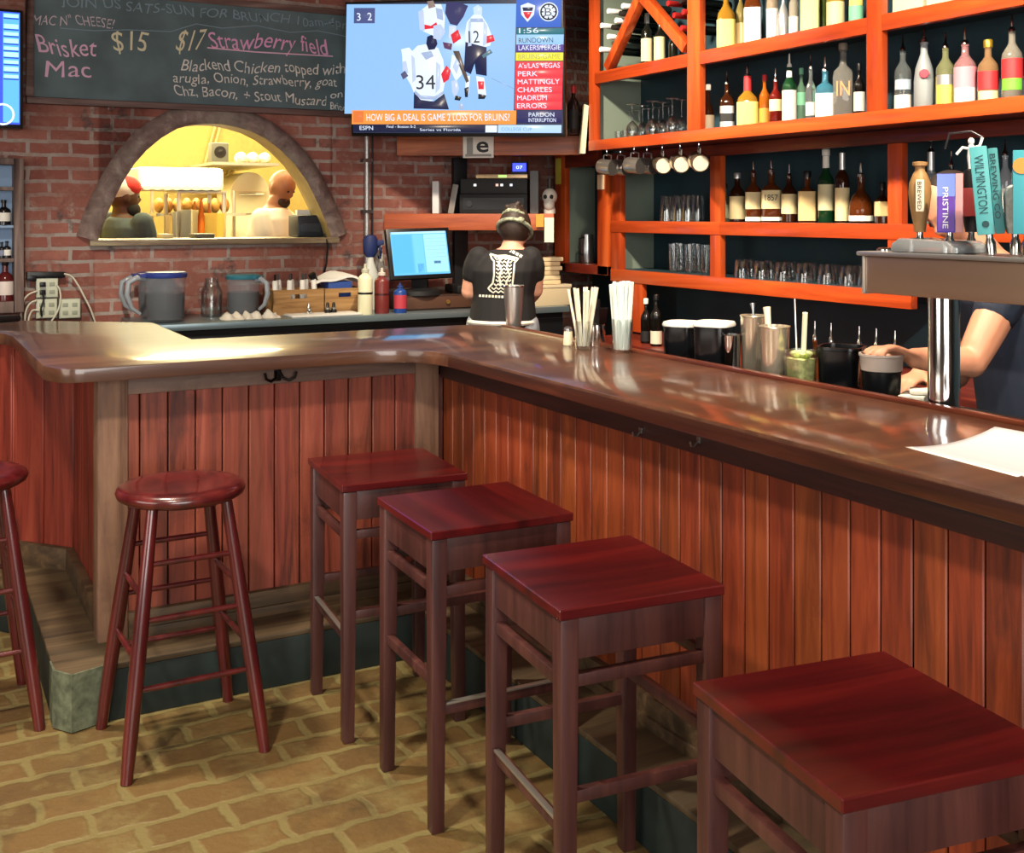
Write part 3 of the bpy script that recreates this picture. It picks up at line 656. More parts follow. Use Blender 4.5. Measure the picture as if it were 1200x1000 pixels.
# ================================================================== ON THE BRICK WALL
chalk_w = mat('d9d8d2', .95); chalk_p = mat('dcb4d0', .95); chalk_y = mat('d8d3b4', .95); chalk_g = mat('7e93a0', .95)
def chalkboard():
    Y = 6.165; tl = P(31, 121, Y=Y); br = P(418, 138, Y=Y); z1 = P(416, 13, Y=Y).z; z0 = tl.z; x0, x1 = tl.x, br.x
    t = thing('chalkboard', 'wide framed chalkboard menu with pink and white writing above the arch', 'chalkboard', ((x0+x1)/2, 6.18, z0), world=True)
    m_f = wood('board_frame', '3a2622', '5e4540', '7d6660', 'X', .6)
    b = mat('56686d', .75, noise=.22, nscale=5)
    MB().box(x0+.02, x1-.02, Y, WY-.004, z0+.02, z1-.02).build('slate', b, t)
    f = MB().box(x0, x1, Y-.016, WY-.004, z0, z0+.034).box(x0, x1, Y-.016, WY-.004, z1-.034, z1)
    f.box(x0, x0+.034, Y-.016, WY-.004, z0+.034, z1-.034).box(x1-.034, x1, Y-.016, WY-.004, z0+.034, z1-.034)
    f.build('frame', m_f, t, bevel=.004)
    def ln(s, xa, ya, xb, yb, hpx, m, bold=0):
        A, B = P(xa, ya, Y=Y-.002), P(xb, yb, Y=Y-.002); h = hpx/F*A.y/ray(xa, ya).y
        o = write(s, 'chalk_writing', m, t, A, (B-A), (0, 0, 1), (B-A).length, h, .001, thin=bold)
        k = h*.10; f = 1/h                       # a hand's wobble
        for q in o.data.vertices:
            x, z = q.co.x, q.co.z; q.co.z = z+k*math.sin(x*f*1.1+ya)+k*.6*math.sin(x*f*2.7+1+ya); q.co.x = x+k*.9*math.sin(z*f*3.1+x*f*.9)+(z-A.z)*.10*math.sin(x*f*.7)
    ln('JOIN US SATS-SUN FOR BRUNCH 10am-4pm', 72, 6, 412, 34, 12, chalk_g, -.005)
    ln('MAC N" CHEESE!', 39, 28, 133, 32, 12, mat('c6b9c4', .95), -.004)
    ln('Brisket', 44, 64, 114, 65, 22, chalk_p, 0); ln('Mac', 54, 89, 105, 89, 20, chalk_p, 0)
    ln('$15', 132, 60, 173, 63, 24, chalk_y, -.002); ln('$17', 208, 55, 239, 58, 26, chalk_y, -.002)
    ln('Strawberry field', 247, 55, 384, 62, 20, mat('e0a2cb', .95), 0)
    ln('Blackend Chicken topped with', 213, 82, 404, 88, 14, chalk_w, -.002)
    ln('arugla, Onion, Strawberry, goat', 204, 96, 394, 102, 12, chalk_w, -.002)
    ln('Chz, Bacon, + Stout Mustard', 203, 110, 382, 124, 12.5, chalk_w, -.002)
    ln('on', 387, 114, 401, 115, 9, chalk_w); ln('Brioche', 387, 129, 414, 131, 9, chalk_w)
    def stroke(pts, m, r=.004): MB().tube([P(x, y, Y=Y-.001) for x, y in pts], r, 6).build('chalk_line', m, t)
    stroke([(243, 56), (300, 61), (390, 66)], mat('e9bcd6', .95)); 
    stroke([(70, 33), (110, 36), (150, 35), (200, 37), (230, 28), (260, 33), (300, 30), (340, 38), (372, 36), (412, 44)], chalk_g, .003)
    for i, (x, y, yy) in enumerate([(130, 128, 124), (338, 4, 8)]): pass
    e = P(130, 127, Y=Y-.012)
    k = thing('eye_hook', 'small screw eye hanging below the chalkboard frame', 'hook', e, world=True)
    MB().tube([(e.x+.012*math.cos(a), e.y, e.z+.012*math.sin(a)) for a in [i*math.pi/6 for i in range(13)]], .003, 6).build('ring', steel_d, k)
    MB().tube([(e.x, e.y, e.z+.012), (e.x, e.y, z0+.002)], .003, 6).build('shank', steel_d, k)
chalkboard()

def television():
    t = thing('television', 'large wall television showing an ice hockey broadcast in the corner', 'television', (2.668, 5.53, 2.345))
    t.rotation_euler = (R(10), R(1.2), R(-43.8)); Wd, Ht = 1.215, .715
    MB().box(-Wd/2-.012, Wd/2+.012, -.004, .05, -Ht/2-.02, Ht/2+.012).build('housing', black, t, bevel=.006)
    MB().box(-.2, .2, .05, .12, -.2, .2).build('rear_cover', blackm, t, bevel=.01)
    MB().bar((0, .12, 0), (0, .48, .0), .08, .08).build('wall_arm', blackm, t)
    E = lambda c, s: mat(c, .4, emit=round(s*.66, 3))
    def uv(px, py):
        k = (py-6)/146.0; xl = 415+11*k; xr = 660+6*k; yt = 6-6*(px-415)/245; return ((px-xl)/(xr-xl)-.5)*Wd, (.5-(py-yt)/(151-yt))*Ht
    dep = [0.0]
    def poly(pts, m, nm, d):
        q = [uv(*p) for p in pts]
        MB().slab([(x, -.0045-d, z) for x, z in q], (0, -.0008, 0)).build(nm, m, t, smooth=0)
    def rect(x0, y0, x1, y1, m, nm, d): poly([(x0, y0), (x1, y0), (x1, y1), (x0, y1)], m, nm, d)
    def tx(s, x0, y0, x1, m, d, h, nm='caption'):
        a, b = uv(x0, y0), uv(x1, y0); write(s, nm, m, t, (a[0], -.0045-d, a[1]), (1, 0, 0), (0, 0, 1), b[0]-a[0], h/150*Ht, .0012)
    MB().box(-Wd/2, Wd/2, -.0046, -.0038, -Ht/2, Ht/2).build('screen', E((.01, .02, .06), 1), t)
    ice = E((.27, .49, .82), 1.1); rect(415, 6, 611, 129, ice, 'ice_rink', .001)
    W_ = E((.72, .82, .98), 1.1); NV = E((.015, .02, .07), 1); RD = E((.75, .03, .05), 1); BK = E((.01, .01, .02), 1)
    # hockey players of the broadcast
    D = .002
    poly([(492, 60), (500, 52), (512, 50), (524, 55), (530, 68), (533, 90), (530, 108), (514, 116), (500, 112), (493, 96), (488, 88), (483, 76), (482, 60)], W_, 'player_jersey', D)
    poly([(497, 104), (505, 113), (520, 115), (532, 106), (538, 124), (497, 123)], NV, 'player_trousers', D+.001)
    poly([(511, 42), (516, 40), (521, 43), (523, 50), (520, 56), (513, 57), (510, 50)], NV, 'player_helmet', D+.001)
    poly([(528, 84), (534, 74), (539, 80), (537, 90), (531, 94)], RD, 'player_glove', D+.001)
    poly([(481, 56), (490, 54), (496, 60), (490, 68), (483, 68)], W_, 'player_sleeve', D+.001)
    tx('34', 500, 101, 522, BK, D+.002, 17, 'jersey_number')
    poly([(556, 26), (563, 18), (572, 18), (579, 28), (585, 42), (583, 52), (576, 54), (557, 54), (554, 40)], W_, 'player_jersey', D)
    poly([(555, 48), (579, 54), (580, 86), (568, 84), (566, 72), (562, 84), (554, 80)], NV, 'player_trousers', D+.001)
    poly([(563, 10), (568, 7), (573, 10), (573, 18), (564, 18)], E((.55, .68, .85), 1.1), 'player_helmet', D+.001)
    poly([(576, 42), (586, 40), (588, 47), (578, 50)], RD, 'player_glove', D+.001)
    poly([(556, 86), (561, 86), (560, 106), (556, 110)], W_, 'player_sock', D); poly([(568, 86), (577, 88), (580, 108), (571, 109)], W_, 'player_sock', D)
    poly([(570, 92), (577, 92), (577, 101), (571, 101)], RD, 'player_glove', D+.001)
    poly([(571, 106), (580, 108), (578, 112), (571, 112)], BK, 'player_skate', D+.001); poly([(555, 100), (560, 98), (559, 110), (556, 110)], BK, 'player_skate', D+.001)
    tx('12', 559, 49, 571, BK, D+.002, 14, 'jersey_number')
    poly([(504, 12), (512, 6), (526, 6), (531, 20), (530, 40), (520, 42), (506, 36)], W_, 'player_jersey', D)
    poly([(532, 4), (546, 4), (557, 8), (552, 20), (545, 30), (537, 28), (531, 16)], E((.05, .05, .14), 1), 'player_jersey', D)
    poly([(538, 40), (546, 34), (550, 44), (541, 50)], RD, 'player_glove', D+.001); poly([(529, 48), (540, 50), (539, 57), (531, 55)], E((.12, .05, .12), 1), 'player_glove', D+.001)
    poly([(505, 28), (515, 30), (521, 26), (524, 32), (508, 34)], RD, 'jersey_stripe', D+.001)
    poly([(540, 62), (548, 66), (552, 84), (545, 92), (538, 78)], W_, 'player_jersey', D)
    rect(424, 10, 449, 27, E((.08, .1, .25), 1), 'score_bug', D); tx('3  2', 428, 24, 446, W_, D+.002, 9)
    # folds, stripes, sticks and boards of the broadcast picture
    SH = E((.50, .60, .80), 1.05); SH2 = E((.38, .48, .70), 1.0); ST = E((.10, .07, .06), 1)
    poly([(493, 62), (497, 66), (499, 90), (495, 94)], SH, 'jersey_fold', D+.0012); poly([(522, 70), (527, 74), (527, 100), (522, 106)], SH, 'jersey_fold', D+.0012); poly([(504, 60), (516, 58), (519, 64), (510, 68)], SH2, 'jersey_fold', D+.0012)
    poly([(498, 106), (505, 112), (521, 113), (531, 106), (531, 103), (521, 109), (505, 108), (498, 102)], SH2, 'jersey_hem', D+.0012)
    poly([(483, 70), (487, 69), (490, 82), (486, 86), (483, 78)], SH, 'jersey_fold', D+.0012); poly([(481, 84), (486, 80), (490, 86), (484, 90)], E((.1, .1, .2), 1), 'player_glove', D+.0013)
    poly([(558, 26), (561, 22), (562, 52), (558, 53)], SH, 'jersey_fold', D+.0012); poly([(575, 24), (579, 30), (579, 50), (575, 53)], SH, 'jersey_fold', D+.0012); poly([(560, 22), (574, 22), (575, 26), (560, 26)], SH2, 'jersey_yoke', D+.0012)
    poly([(500, 14), (506, 12), (508, 36), (502, 34)], SH, 'jersey_fold', D+.0012); poly([(520, 10), (528, 12), (529, 24), (522, 22)], SH2, 'jersey_fold', D+.0012); poly([(510, 3), (517, 2), (520, 9), (512, 11)], E((.30, .22, .2), 1), 'player_face', D+.0014)
    poly([(518, 30), (526, 28), (532, 36), (526, 46), (518, 44)], SH, 'player_sleeve', D+.0014); poly([(541, 58), (548, 58), (560, 92), (557, 94)], ST, 'hockey_stick', D+.0002); poly([(583, 56), (586, 60), (576, 66), (574, 63)], E((.1, .2, .25), 1), 'player_glove', D+.0013)
    poly([(536, 30), (544, 30), (543, 42), (536, 44)], E((.62, .70, .84), 1.05), 'player_jersey', D+.0004); poly([(545, 66), (549, 72), (546, 84), (541, 76)], SH, 'jersey_fold', D+.0012); poly([(540, 92), (546, 90), (549, 100), (545, 112), (541, 104)], SH, 'player_sock', D+.0003); poly([(545, 108), (552, 110), (550, 114), (544, 113)], BK, 'player_skate', D+.0004)
    poly([(548, 118), (553, 116), (555, 124), (549, 124)], SH2, 'player_sock', D+.0003); poly([(585, 88), (611, 100), (611, 101), (585, 89)], E((.24, .40, .66), 1), 'rink_line', D-.0004)
    # side panel
    rect(611, 0, 661, 32, E((.05, .14, .55), 1.1), 'team_panel', D)
    def disc(cx, cy, r, m, nm, d, n=20): poly([(cx+r*math.cos(2*math.pi*i/n), cy+r*math.sin(2*math.pi*i/n)) for i in range(n)], m, nm, d)
    poly([(616, 8), (624, 5), (632, 8), (631, 18), (624, 26), (617, 18)], W_, 'team_shield', D+.001); poly([(618, 10), (630, 10), (629, 14), (619, 14)], NV, 'team_shield_band', D+.002)
    poly([(619, 15), (629, 15), (626, 21), (624, 23), (621, 20)], RD, 'team_shield_field', D+.002)
    disc(647, 15, 10.5, W_, 'team_disc', D+.001); disc(647, 15, 9.3, BK, 'team_ring', D+.002); disc(647, 15, 7.6, W_, 'team_field', D+.003)
    for i in range(8):
        a = i*math.pi/4; poly([(647+3*math.cos(a), 15+3*math.sin(a)), (647+8*math.cos(a-.12), 15+8*math.sin(a-.12)), (647+8*math.cos(a+.12), 15+8*math.sin(a+.12))], BK, 'team_spoke', D+.0035)
    disc(647, 15, 5, W_, 'team_hub', D+.004); tx('B', 643.2, 19.5, 650.8, BK, D+.006, 9)
    y = 32
    for s, y0, y1, c, tc in [('1:56', 33, 40, (.02, .16, .2), W_), ('RUNDOWN', 40, 51, (.30, .55, .85), BK), ('LAKERS/FERGIE', 51, 59, (.10, .06, .3), W_), ('BRUINS-GAME', 60, 69, (.85, .75, .05), E((.4, .42, .1), 1)),
                             ('A\'s/LAS VEGAS', 70, 79, (.85, .05, .07), W_), ('PERK', 79, 88, (.85, .05, .07), W_), ('MATTINGLY', 88, 97, (.85, .05, .07), W_), ('CHARLES', 97, 106, (.85, .05, .07), W_), ('MADRUM', 106, 115, (.85, .05, .07), W_), ('ERRORS', 115, 124, (.85, .05, .07), W_)]:
        rect(612, y0, 664, y1, E(c, 1.1), 'rundown_row', D); tx(s, 615, y1-1.6, 615+min(46, 5.4*len(s)), tc, D+.002, 5.8)
    rect(424, 125, 614, 141, E((.85, .30, .06), 1.1), 'headline_banner', D); tx('HOW BIG A DEAL IS GAME 2 LOSS FOR BRUINS?', 442, 137, 607, W_, D+.002, 8.5, 'headline')
    rect(426, 126, 438, 139, E((.8, .2, .05), 1), 'banner_mark', D+.001)
    rect(615, 125, 664, 139, E((.03, .03, .12), 1), 'sponsor_panel', D); tx('PARDON', 628, 132, 656, W_, D+.002, 5); tx('INTERRUPTION', 628, 138, 658, W_, D+.002, 4.5)
    rect(426, 141.5, 580, 150, E((.01, .015, .05), 1), 'ticker', D); tx('ESPN', 434, 147.5, 450, W_, D+.002, 5); tx('Final - Boston 0-2', 466, 145, 500, W_, D+.002, 3.2); tx('Series vs Florida', 505, 148.5, 552, W_, D+.002, 3)
    rect(594, 141.5, 664, 150.5, E((.45, .65, .95), 1.1), 'sponsor_strip', D); tx('COLLEGE CUP', 598, 148, 632, E((.1, .3, .7), 1), D+.002, 3.8)
    rect(580, 142, 593, 150, W_, 'ticker_mark', D+.001)
television()

def left_screen():
    Y = 6.06; x1 = P(27, 80, Y=Y).x; z1 = P(26, 12, Y=Y).z; z0 = P(27, 151, Y=Y).z
    t = thing('menu_screen', 'blue-lit menu screen at the left edge, beside the chalkboard', 'screen', (x1-.5, Y, z0), world=True)
    MB().box(x1-1.05, x1, Y, WY-.02, z0, z1).build('housing', black, t, bevel=.006)
    MB().box(x1-1.035, x1-.014, Y-.002, Y+.001, z0+.02, z1-.014).build('screen', mat((.02, .06, .55), .4, emit=1.1), t)
    xb = P(3.5, 80, Y=Y).x
    MB().box(xb, x1-.018, Y-.004, Y-.002, z0+.03, z1-.02).build('list_panel', mat((.07, .30, .85), .4, emit=1.2), t)
    L = mat((.25, .60, 1.0), .4, emit=1.5); Dk = mat((.01, .05, .35), .4, emit=1)
    for i, y in enumerate((20, 33, 41, 50, 58, 66, 74, 83, 91)):
        z = P(14, y, Y=Y).z; MB().box(xb+.004, x1-.022, Y-.0055, Y-.004, z-.003, z+.012+.006*(i % 2)).build('list_row', L, t)
        MB().box(xb+.002, x1-.02, Y-.0052, Y-.004, z-.012, z-.005).build('list_rule', Dk, t)
    z = P(5, 110, Y=Y).z; c = P(3, 134, Y=Y)
    MB().tube([(c.x+.05*math.cos(a), Y-.005, c.z+.05*math.sin(a)) for a in [i*math.pi/8 for i in range(17)]], .005, 6).build('logo_ring', mat((.6, .8, 1), .4, emit=1.3), t)
left_screen()

def wall_cabinet():
    Y0, Y1 = 6.07, WY-.004; x1 = P(28, 250, Y=Y0).x; zt = P(26, 186, Y=Y0).z; zb = P(26, 366, Y=Y0).z; x0 = x1-.7
    t = thing('wall_cabinet', 'open grey-brown wooden wall shelf at the left edge with blue back', 'shelf', (x0+.35, Y1, zb), world=True)
    m = wood('cabinet_frame', '4a3a36', '6f5c56', '8d7a72', 'Z', .6)
    f = MB().box(x1-.045, x1, Y0, Y1, zb, zt).box(x0, x0+.045, Y0, Y1, zb, zt).box(x0+.045, x1-.045, Y0, Y1, zb, zb+.055).box(x0+.045, x1-.045, Y0, Y1, zt-.03, zt)
    f.build('frame', m, t, bevel=.003)
    MB().box(x0+.03, x1-.03, Y1-.008, Y1, zb+.02, zt-.02).build('back_panel', mat('7f9cc0', .5), t)
    zs = []
    for y in (219, 303):
        z = P(8, y, Y=Y0+.01).z; zs.append(z); MB().box(x0+.045, x1-.045, Y0+.012, Y1-.008, z-.018, z).build('shelf_board', m, t, bevel=.002)
    def btl(px, z, h, r, body, labm, label, capm=black):
        c = P(px, 300, Y=6.125); o = thing('display_bottle', label, 'bottle', (c.x, 6.125, z), group='bottles in the left wall shelf')
        MB().lathe([(0, 0), (r, 0), (r, h*.55), (r*.8, h*.64), (r*.34, h*.72), (r*.32, h*.92), (0, h*.92)], n=16).build('bottle_glass', body, o)
        MB().lathe([(r*.36, h*.88), (r*.4, h*.89), (r*.4, h), (0, h)], n=12).build('cap', capm, o)
        MB().lathe([(r*1.02, h*.15), (r*1.03, h*.16), (r*1.03, h*.48), (r*1.02, h*.49)], n=16, cap=False).build('label', labm, o)
    btl(5, zs[0]-.0+.001, .13, .03, mat('131214', .2), white, 'squat dark bottle with white label on the middle shelf at the left edge') if False else None
    zc = P(8, 264, Y=6.1).z
    MB().box(x0+.045, x1-.045, Y0+.03, Y1-.008, zc-.014, zc).build('shelf_board', mat('8fa9c8', .4), t, bevel=.002)
    btl(4.5, zc+.001, .125, .032, mat('131214', .2), white, 'squat dark bottle with white label, upper shelf at the left edge')
    btl(8, zs[1]+.001, .085, .02, mat('16161a', .3), white, 'tiny dark bottle with white label, second shelf at the left edge')
    btl(2, zs[1]+.001, .08, .018, mat('16161a', .3), mat('7f86a0', .5), 'tiny dark bottle with grey label, second shelf at the left edge')
    btl(6, zb+.056, .20, .04, mat('541a1c', .15), mat('d8ccc6', .5), 'red bottle with pale label on the lowest shelf at the left edge', mat('2a1a1a', .4))
wall_cabinet()

def outlets():
    Y = WY-.002; m = mat('c9cdb8', .5); m2 = mat('aeb4a4', .5)
    def plate(x0, y0, x1, y1, label, plugs):
        a, b = P(x0, y0, Y=Y), P(x1, y1, Y=Y); t = thing('power_outlet', label, 'outlet', ((a.x+b.x)/2, Y, b.z), world=True, group='power outlets above the bar end')
        MB().box(a.x, b.x, Y-.045, Y, b.z, a.z).build('outlet_box', m2, t, bevel=.004)
        MB().box(a.x+.004, b.x-.004, Y-.05, Y-.045, b.z+.004, a.z-.004).build('cover_plate', m, t, bevel=.002)
        for u in (.28, .72):
            cx = a.x+(b.x-a.x)*u
            for v in (.3, .7):
                cz = b.z+(a.z-b.z)*v
                if (u, v) in plugs: MB().box(cx-.014, cx+.014, Y-.078, Y-.050, cz-.012, cz+.012).build('plug', black, t, bevel=.004)
                else: MB().box(cx-.013, cx+.013, Y-.053, Y-.050, cz-.010, cz+.010).build('socket', mat('9aa08c', .5), t, bevel=.003)
    plate(41, 326, 67, 348, 'upper pale power outlet box with black plugs near the wall shelf', [(.28, .7), (.28, .3)])
    plate(41, 350, 66, 372, 'lower left pale power outlet box above the bar end', [])
    plate(68, 350, 93, 372, 'lower right pale power outlet box above the bar end', [])
    a, b = P(31, 322, Y=Y-.03), P(76, 322, Y=Y-.03)
    one(MB().bar(a, b, .045, .03).bar(a-Vector((0, .0, .012)), a+(b-a)*.25-Vector((0, 0, .02)), .05, .03), 'power_adaptor', black, 'long black power adaptor lying on the upper outlet box', 'adaptor', bevel=.005)
    cm = mat('d5d0bd', .5)
    def cable(px, label, m=cm, r=.0045, y=6.14):
        pts = [P(x, yy, Y=y) for x, yy in px]; q = []
        for i in range(len(pts)-1):
            for k in range(4):
                s = k/4; p0 = pts[max(i-1, 0)]; p1 = pts[i]; p2 = pts[i+1]; p3 = pts[min(i+2, len(pts)-1)]
                q.append(.5*((2*p1)+(p2-p0)*s+(2*p0-5*p1+4*p2-p3)*s*s+(3*p1-p0-3*p2+p3)*s**3))
        q.append(pts[-1]); tag(centre(MB().tube(q, r, 8).build('power_cable', m)), label, 'cable', 'cables by the outlets')
    cable([(75, 321), (84, 324), (92, 335), (99, 348), (106, 362), (112, 379)], 'white cable arching from the black adaptor down to the bar')
    cable([(44, 341), (34, 345), (28, 352), (25, 364), (24, 380)], 'white cable drooping from the outlets nearest the wall shelf')
    cable([(43, 352), (35, 356), (30, 366), (29, 380)], 'white cable looping left of the lower outlet box, middle one')
    cable([(46, 364), (38, 364), (34, 372), (33, 381)], 'white cable looping left of the lower outlet box, shortest one')
    cable([(66, 334), (70, 340), (71, 352), (67, 366), (58, 380)], 'white cable hanging between the two lower outlet boxes')
    cable([(50, 341), (51, 352), (48, 362), (49, 371)], 'black plug cable hanging over the lower left outlet box', black, .005, 6.10)
    c = P(5, 372, Z=BT+.018); t = thing('dark_remote', 'dark oblong remote control lying at the left bar end', 'remote', (c.x, c.y-.06, BT+.0012), R(20))
    MB().box(-.09, .06, -.025, .025, 0, .03).build('remote_body', black, t, bevel=.012)
outlets()

def shelves():
    A, B = Vector((2.52, 6.185)), Vector((3.47, 5.53))
    d = (B-A).normalized(); nv = Vector((d.y, -d.x))
    def shelf(name, px0, px1, ytop, ybot, mt, label, D=6.6):
        z1 = EYE+(HOR-ytop)/F*D; z0 = EYE+(HOR-ybot)/F*D
        def hit(px):
            r = ray(px, 200); k = (r.x*A.y-r.y*A.x)/(r.y*d.x-r.x*d.y); return A+d*k
        a, b = hit(px0), hit(px1); t = thing(name, label, 'shelf', (a.x, a.y, z0), world=True, group='corner shelves under the television')
        back = [(a.x, a.y), (b.x, b.y), (min(b.x+.1, 3.6), b.y+.3), (min(b.x+.1, 3.6), WY-.004), (max(a.x, 2.5), WY-.004)]
        q = [tuple(a-nv*.0+Vector((0, 0))), tuple(b)]
        MB().prism([tuple(a-nv*.045), tuple(b-nv*.045)]+[(b.x+.05, WY-.005), (a.x+.04, WY-.005)], z0+.02, z1-.004).build('shelf_board', mt, t)
        th = .045
        pr = MB(); c0 = (a+b)/2; L = (b-a).length/2
        # front beam in its own frame so that the grain runs along it
        fr = bpy.data.objects.new('front_beam', None)
        o = MB().box(-L, L, -.022, .022, z0, z1).build('front_beam', mt, None, bevel=.004)
        o.parent = t; o.location = Vector((c0.x-nv.x*.02, c0.y-nv.y*.02, 0))-Vector(t['_world']); o.rotation_euler = (0, 0, math.atan2(d.y, d.x))
        bpy.data.objects.remove(fr)
        return z1, a, b
    z, a, b = shelf('corner_shelf', 465, 680, 160, 182.5, m_beam, 'thick grained oak corner shelf directly under the television')
    z2, a2, b2 = shelf('corner_shelf', 450, 649, 250.5, 270, m_shelf, 'plain red-brown corner shelf holding the audio equipment')
    # sign on the front of the upper shelf
    q = P(556, 169, D=6.40); xd = Vector((d.x, d.y, 0)); hx = 18.5/F*6.4/abs(xd.dot(Vector((CS, -SN, 0)))); hz = 14.5/F*6.4
    nrm = Vector((nv.x, nv.y, 0))
    mid = A+d*((Vector((q.x, q.y))-A).dot(d)); c = Vector((mid.x, mid.y, q.z))+nrm*.008
    t = thing('small_sign', 'small white sign with a black lowercase e under the television', 'sign', c, world=True)
    M = Matrix((xd, Vector((0, 0, 1)), nrm)).transposed()
    MB().obox(c, (hx, hz, .004), M=M).build('card', mat('f0ece2', .5), t, bevel=.002)
    g = mat('9b9a94', .6)
    MB().obox(c+xd*(-hx*.55)+nrm*.005, (hx*.2, hz*.7, .001), M=M).build('print_block', g, t); MB().obox(c+Vector((0, 0, -hz*.78))+nrm*.005, (hx*.85, hz*.1, .001), M=M).build('print_line', g, t)
    write('e', 'letter', mat('101010', .5), t, c+nrm*.005+xd*(-hx*.12)+Vector((0, 0, -hz*.5)), xd, (0, 0, 1), hx*.8, hz*1.3, .001, thin=.02)
    for px0, px1, y0, y1, cc, lab in [(638, 649, 255, 284, 'e3dccb', 'white paper tag hanging beside the bartender from the audio shelf'), (628, 637, 251, 266, 'e39a3c', 'orange card stuck on the right end of the audio shelf')]:
        def fr(px, py, k=.0435):
            r = ray(px, py); o2 = A-nv*-.0; o2 = A+nv*k; u = (r.x*o2.y-r.y*o2.x)/(r.y*d.x-r.x*d.y); g = o2+d*u; return Vector((g.x, g.y, EYE+r.z*(g.x/r.x)))
        a_, b_ = fr(px0, y0), fr(px1, y1)
        tag(centre(MB().slab([(a_.x, a_.y, b_.z), (b_.x, b_.y, b_.z), (b_.x, b_.y, a_.z), (a_.x, a_.y, a_.z)], (nv.x*.002, nv.y*.002, 0)).build('paper_tag', mat(cc, .7))), lab, 'tag')
    # equipment on the lower shelf
    zt = z2+.0005
    def onshelf(px, back=.16): 
        r = ray(px, 200); k = (r.x*A.y-r.y*A.x)/(r.y*d.x-r.x*d.y); p = A+d*k-nv*back; return p
    ang = math.atan2(d.y, d.x)
    def boxthing(name, px0, px1, y0, y1, m, label, cat, back=.14, dep=.14, bev=.005, z=None, parts=None):
        p0, p1 = onshelf(px0, back-dep/2), onshelf(px1, back-dep/2); L = (p1-p0).length; c = (p0+p1)/2-nv*dep/2
        z_ = z if z is not None else zt; h = (y1-y0)/F*6.65
        t = thing(name, label, cat, (c.x, c.y, z_), ang); MB().box(-L/2, L/2, -dep/2, dep/2, 0, h).build(name.split('_')[-1]+'_case', m, t, bevel=bev); t['_h'] = h
        return t, L, h, dep
    t, L, h, dp = boxthing('audio_receiver', 537, 617, 226, 249, blackm, 'black audio receiver at the bottom of the equipment stack', 'receiver', .15, .2)
    MB().box(-L*.45, L*.45, -dp/2-.003, -dp/2, h*.2, h*.8).build('front_plate', mat('1a1a1d', .3), t)
    for u in (-.35, .3): MB().lathe([(.018, 0), (.018, .014), (0, .014)], (L*u, -dp/2-.003, h*.5), n=16, M=Matrix.Rotation(R(90), 3, 'X')).build('dial', mat('2a2a2e', .3), t)
    t2, L, h2, dp = boxthing('disc_player', 538, 617, 208, 225.5, blackm, 'black disc player with small lit marks, middle of the equipment stack', 'player', .15, .2, z=zt+h+.001)
    for u, cc in ((-.28, (.9, .9, .9)), (.05, (.9, .5, .4)), (.12, (.8, .8, .8)), (.26, (.7, .7, .8))): MB().box(L*u-.008, L*u+.008, -dp/2-.002, -dp/2, h2*.5, h2*.66).build('indicator', mat(cc, .4, emit=.8), t2)
    t3, L, h3, dp = boxthing('cable_box', 556, 617, 206, 211, mat('a58c6a', .35, .7), 'thin brass-coloured cable box on top of the equipment stack', 'box', .15, .17, .002, z=zt+h+h2+.003)
    MB().box(-.02, .03, -dp/2-.002, -dp/2, h3*.2, h3*.8).build('display', mat((.5, .8, .2), .4, emit=.8), t3)
    t4, L, h4, dp = boxthing('network_router', 597, 616, 189, 204, blackm, 'small router with a blue lit display on the equipment stack', 'router', .15, .08, .004, z=zt+h+h2+h3+.005)
    MB().box(-L*.42, L*.42, -dp/2-.002, -dp/2, h4*.2, h4*.85).build('display', mat((.03, .05, .75), .4, emit=1.6), t4); write('07', 'display_digits', mat((.4, .5, 1), .4, emit=2), t4, (-L*.2, -dp/2-.002, h4*.4), (1, 0, 0), (0, 0, 1), L*.4, h4*.25, .001)
    t5, L, h, dp = boxthing('white_router', 505, 513, 212, 250, mat('d6d8d8', .4), 'slim white upright router at the left end of the equipment shelf', 'router', .10, .12)
    t6, L, h, dp = boxthing('grey_speaker', 620, 630, 200, 250, mat('6d6f70', .6), 'narrow grey speaker standing right of the equipment stack', 'speaker', .12, .12)
    t7, L, h, dp = boxthing('slim_tablet', 522, 529, 212, 247, mat('8b8780', .4), 'slim grey tablet leaning left of the black equipment stack', 'tablet', .09, .02)
    t7.rotation_euler = (0, R(10), ang)
    # skull-shaped bottle
    p = A+d*((Vector((P(643, 220, D=6.5).x, P(643, 220, D=6.5).y))-A).dot(d))-nv*.05
    t = thing('skull_bottle', 'white skull-shaped bottle at the right end of the equipment shelf', 'bottle', (p.x, p.y, zt), R(-40))
    MB().ball((0, 0, .10), (.045, .052, .05), 16, 12).ball((0, -.02, .055), (.033, .035, .04), 14, 10).lathe([(0, 0), (.034, 0), (.036, .02), (.03, .04), (0, .05)], n=16).build('skull', mat('c9c6bd', .3), t)
    for s in (-1, 1): MB().ball((s*.018, -.046, .098), (.012, .010, .013)).build('eye_socket', black, t)
    MB().lathe([(.014, .145), (.014, .19), (.017, .19), (.017, .205), (0, .205)], n=12).build('stopper', mat('2a2320', .5), t)
    # uprights, conduit, tags
    for px, y0, y1, nm in ((530, 183, 249, 'upper'), (531, 272, 345, 'lower')):
        q = onshelf(px, .28); z0_ = EYE+(HOR-y1)/F*6.75; z1_ = EYE+(HOR-y0)/F*6.75
        if nm == 'upper': z0_, z1_ = z2, z+(182.5-160)/F*-6.6
        else: z0_, z1_ = CZ, z2-(19.5)/F*6.6+.018
        t = thing('shelf_upright', f'black {nm} upright post supporting the corner shelves', 'post', (q.x, q.y, z0_)); MB().box(-.045, .045, -.02, .02, 0, z1_-z0_).build('post_body', mat('15171c', .5), t, bevel=.004)
    a = P(428, 158, Y=WY-.03); b = P(430, 278, Y=WY-.03)
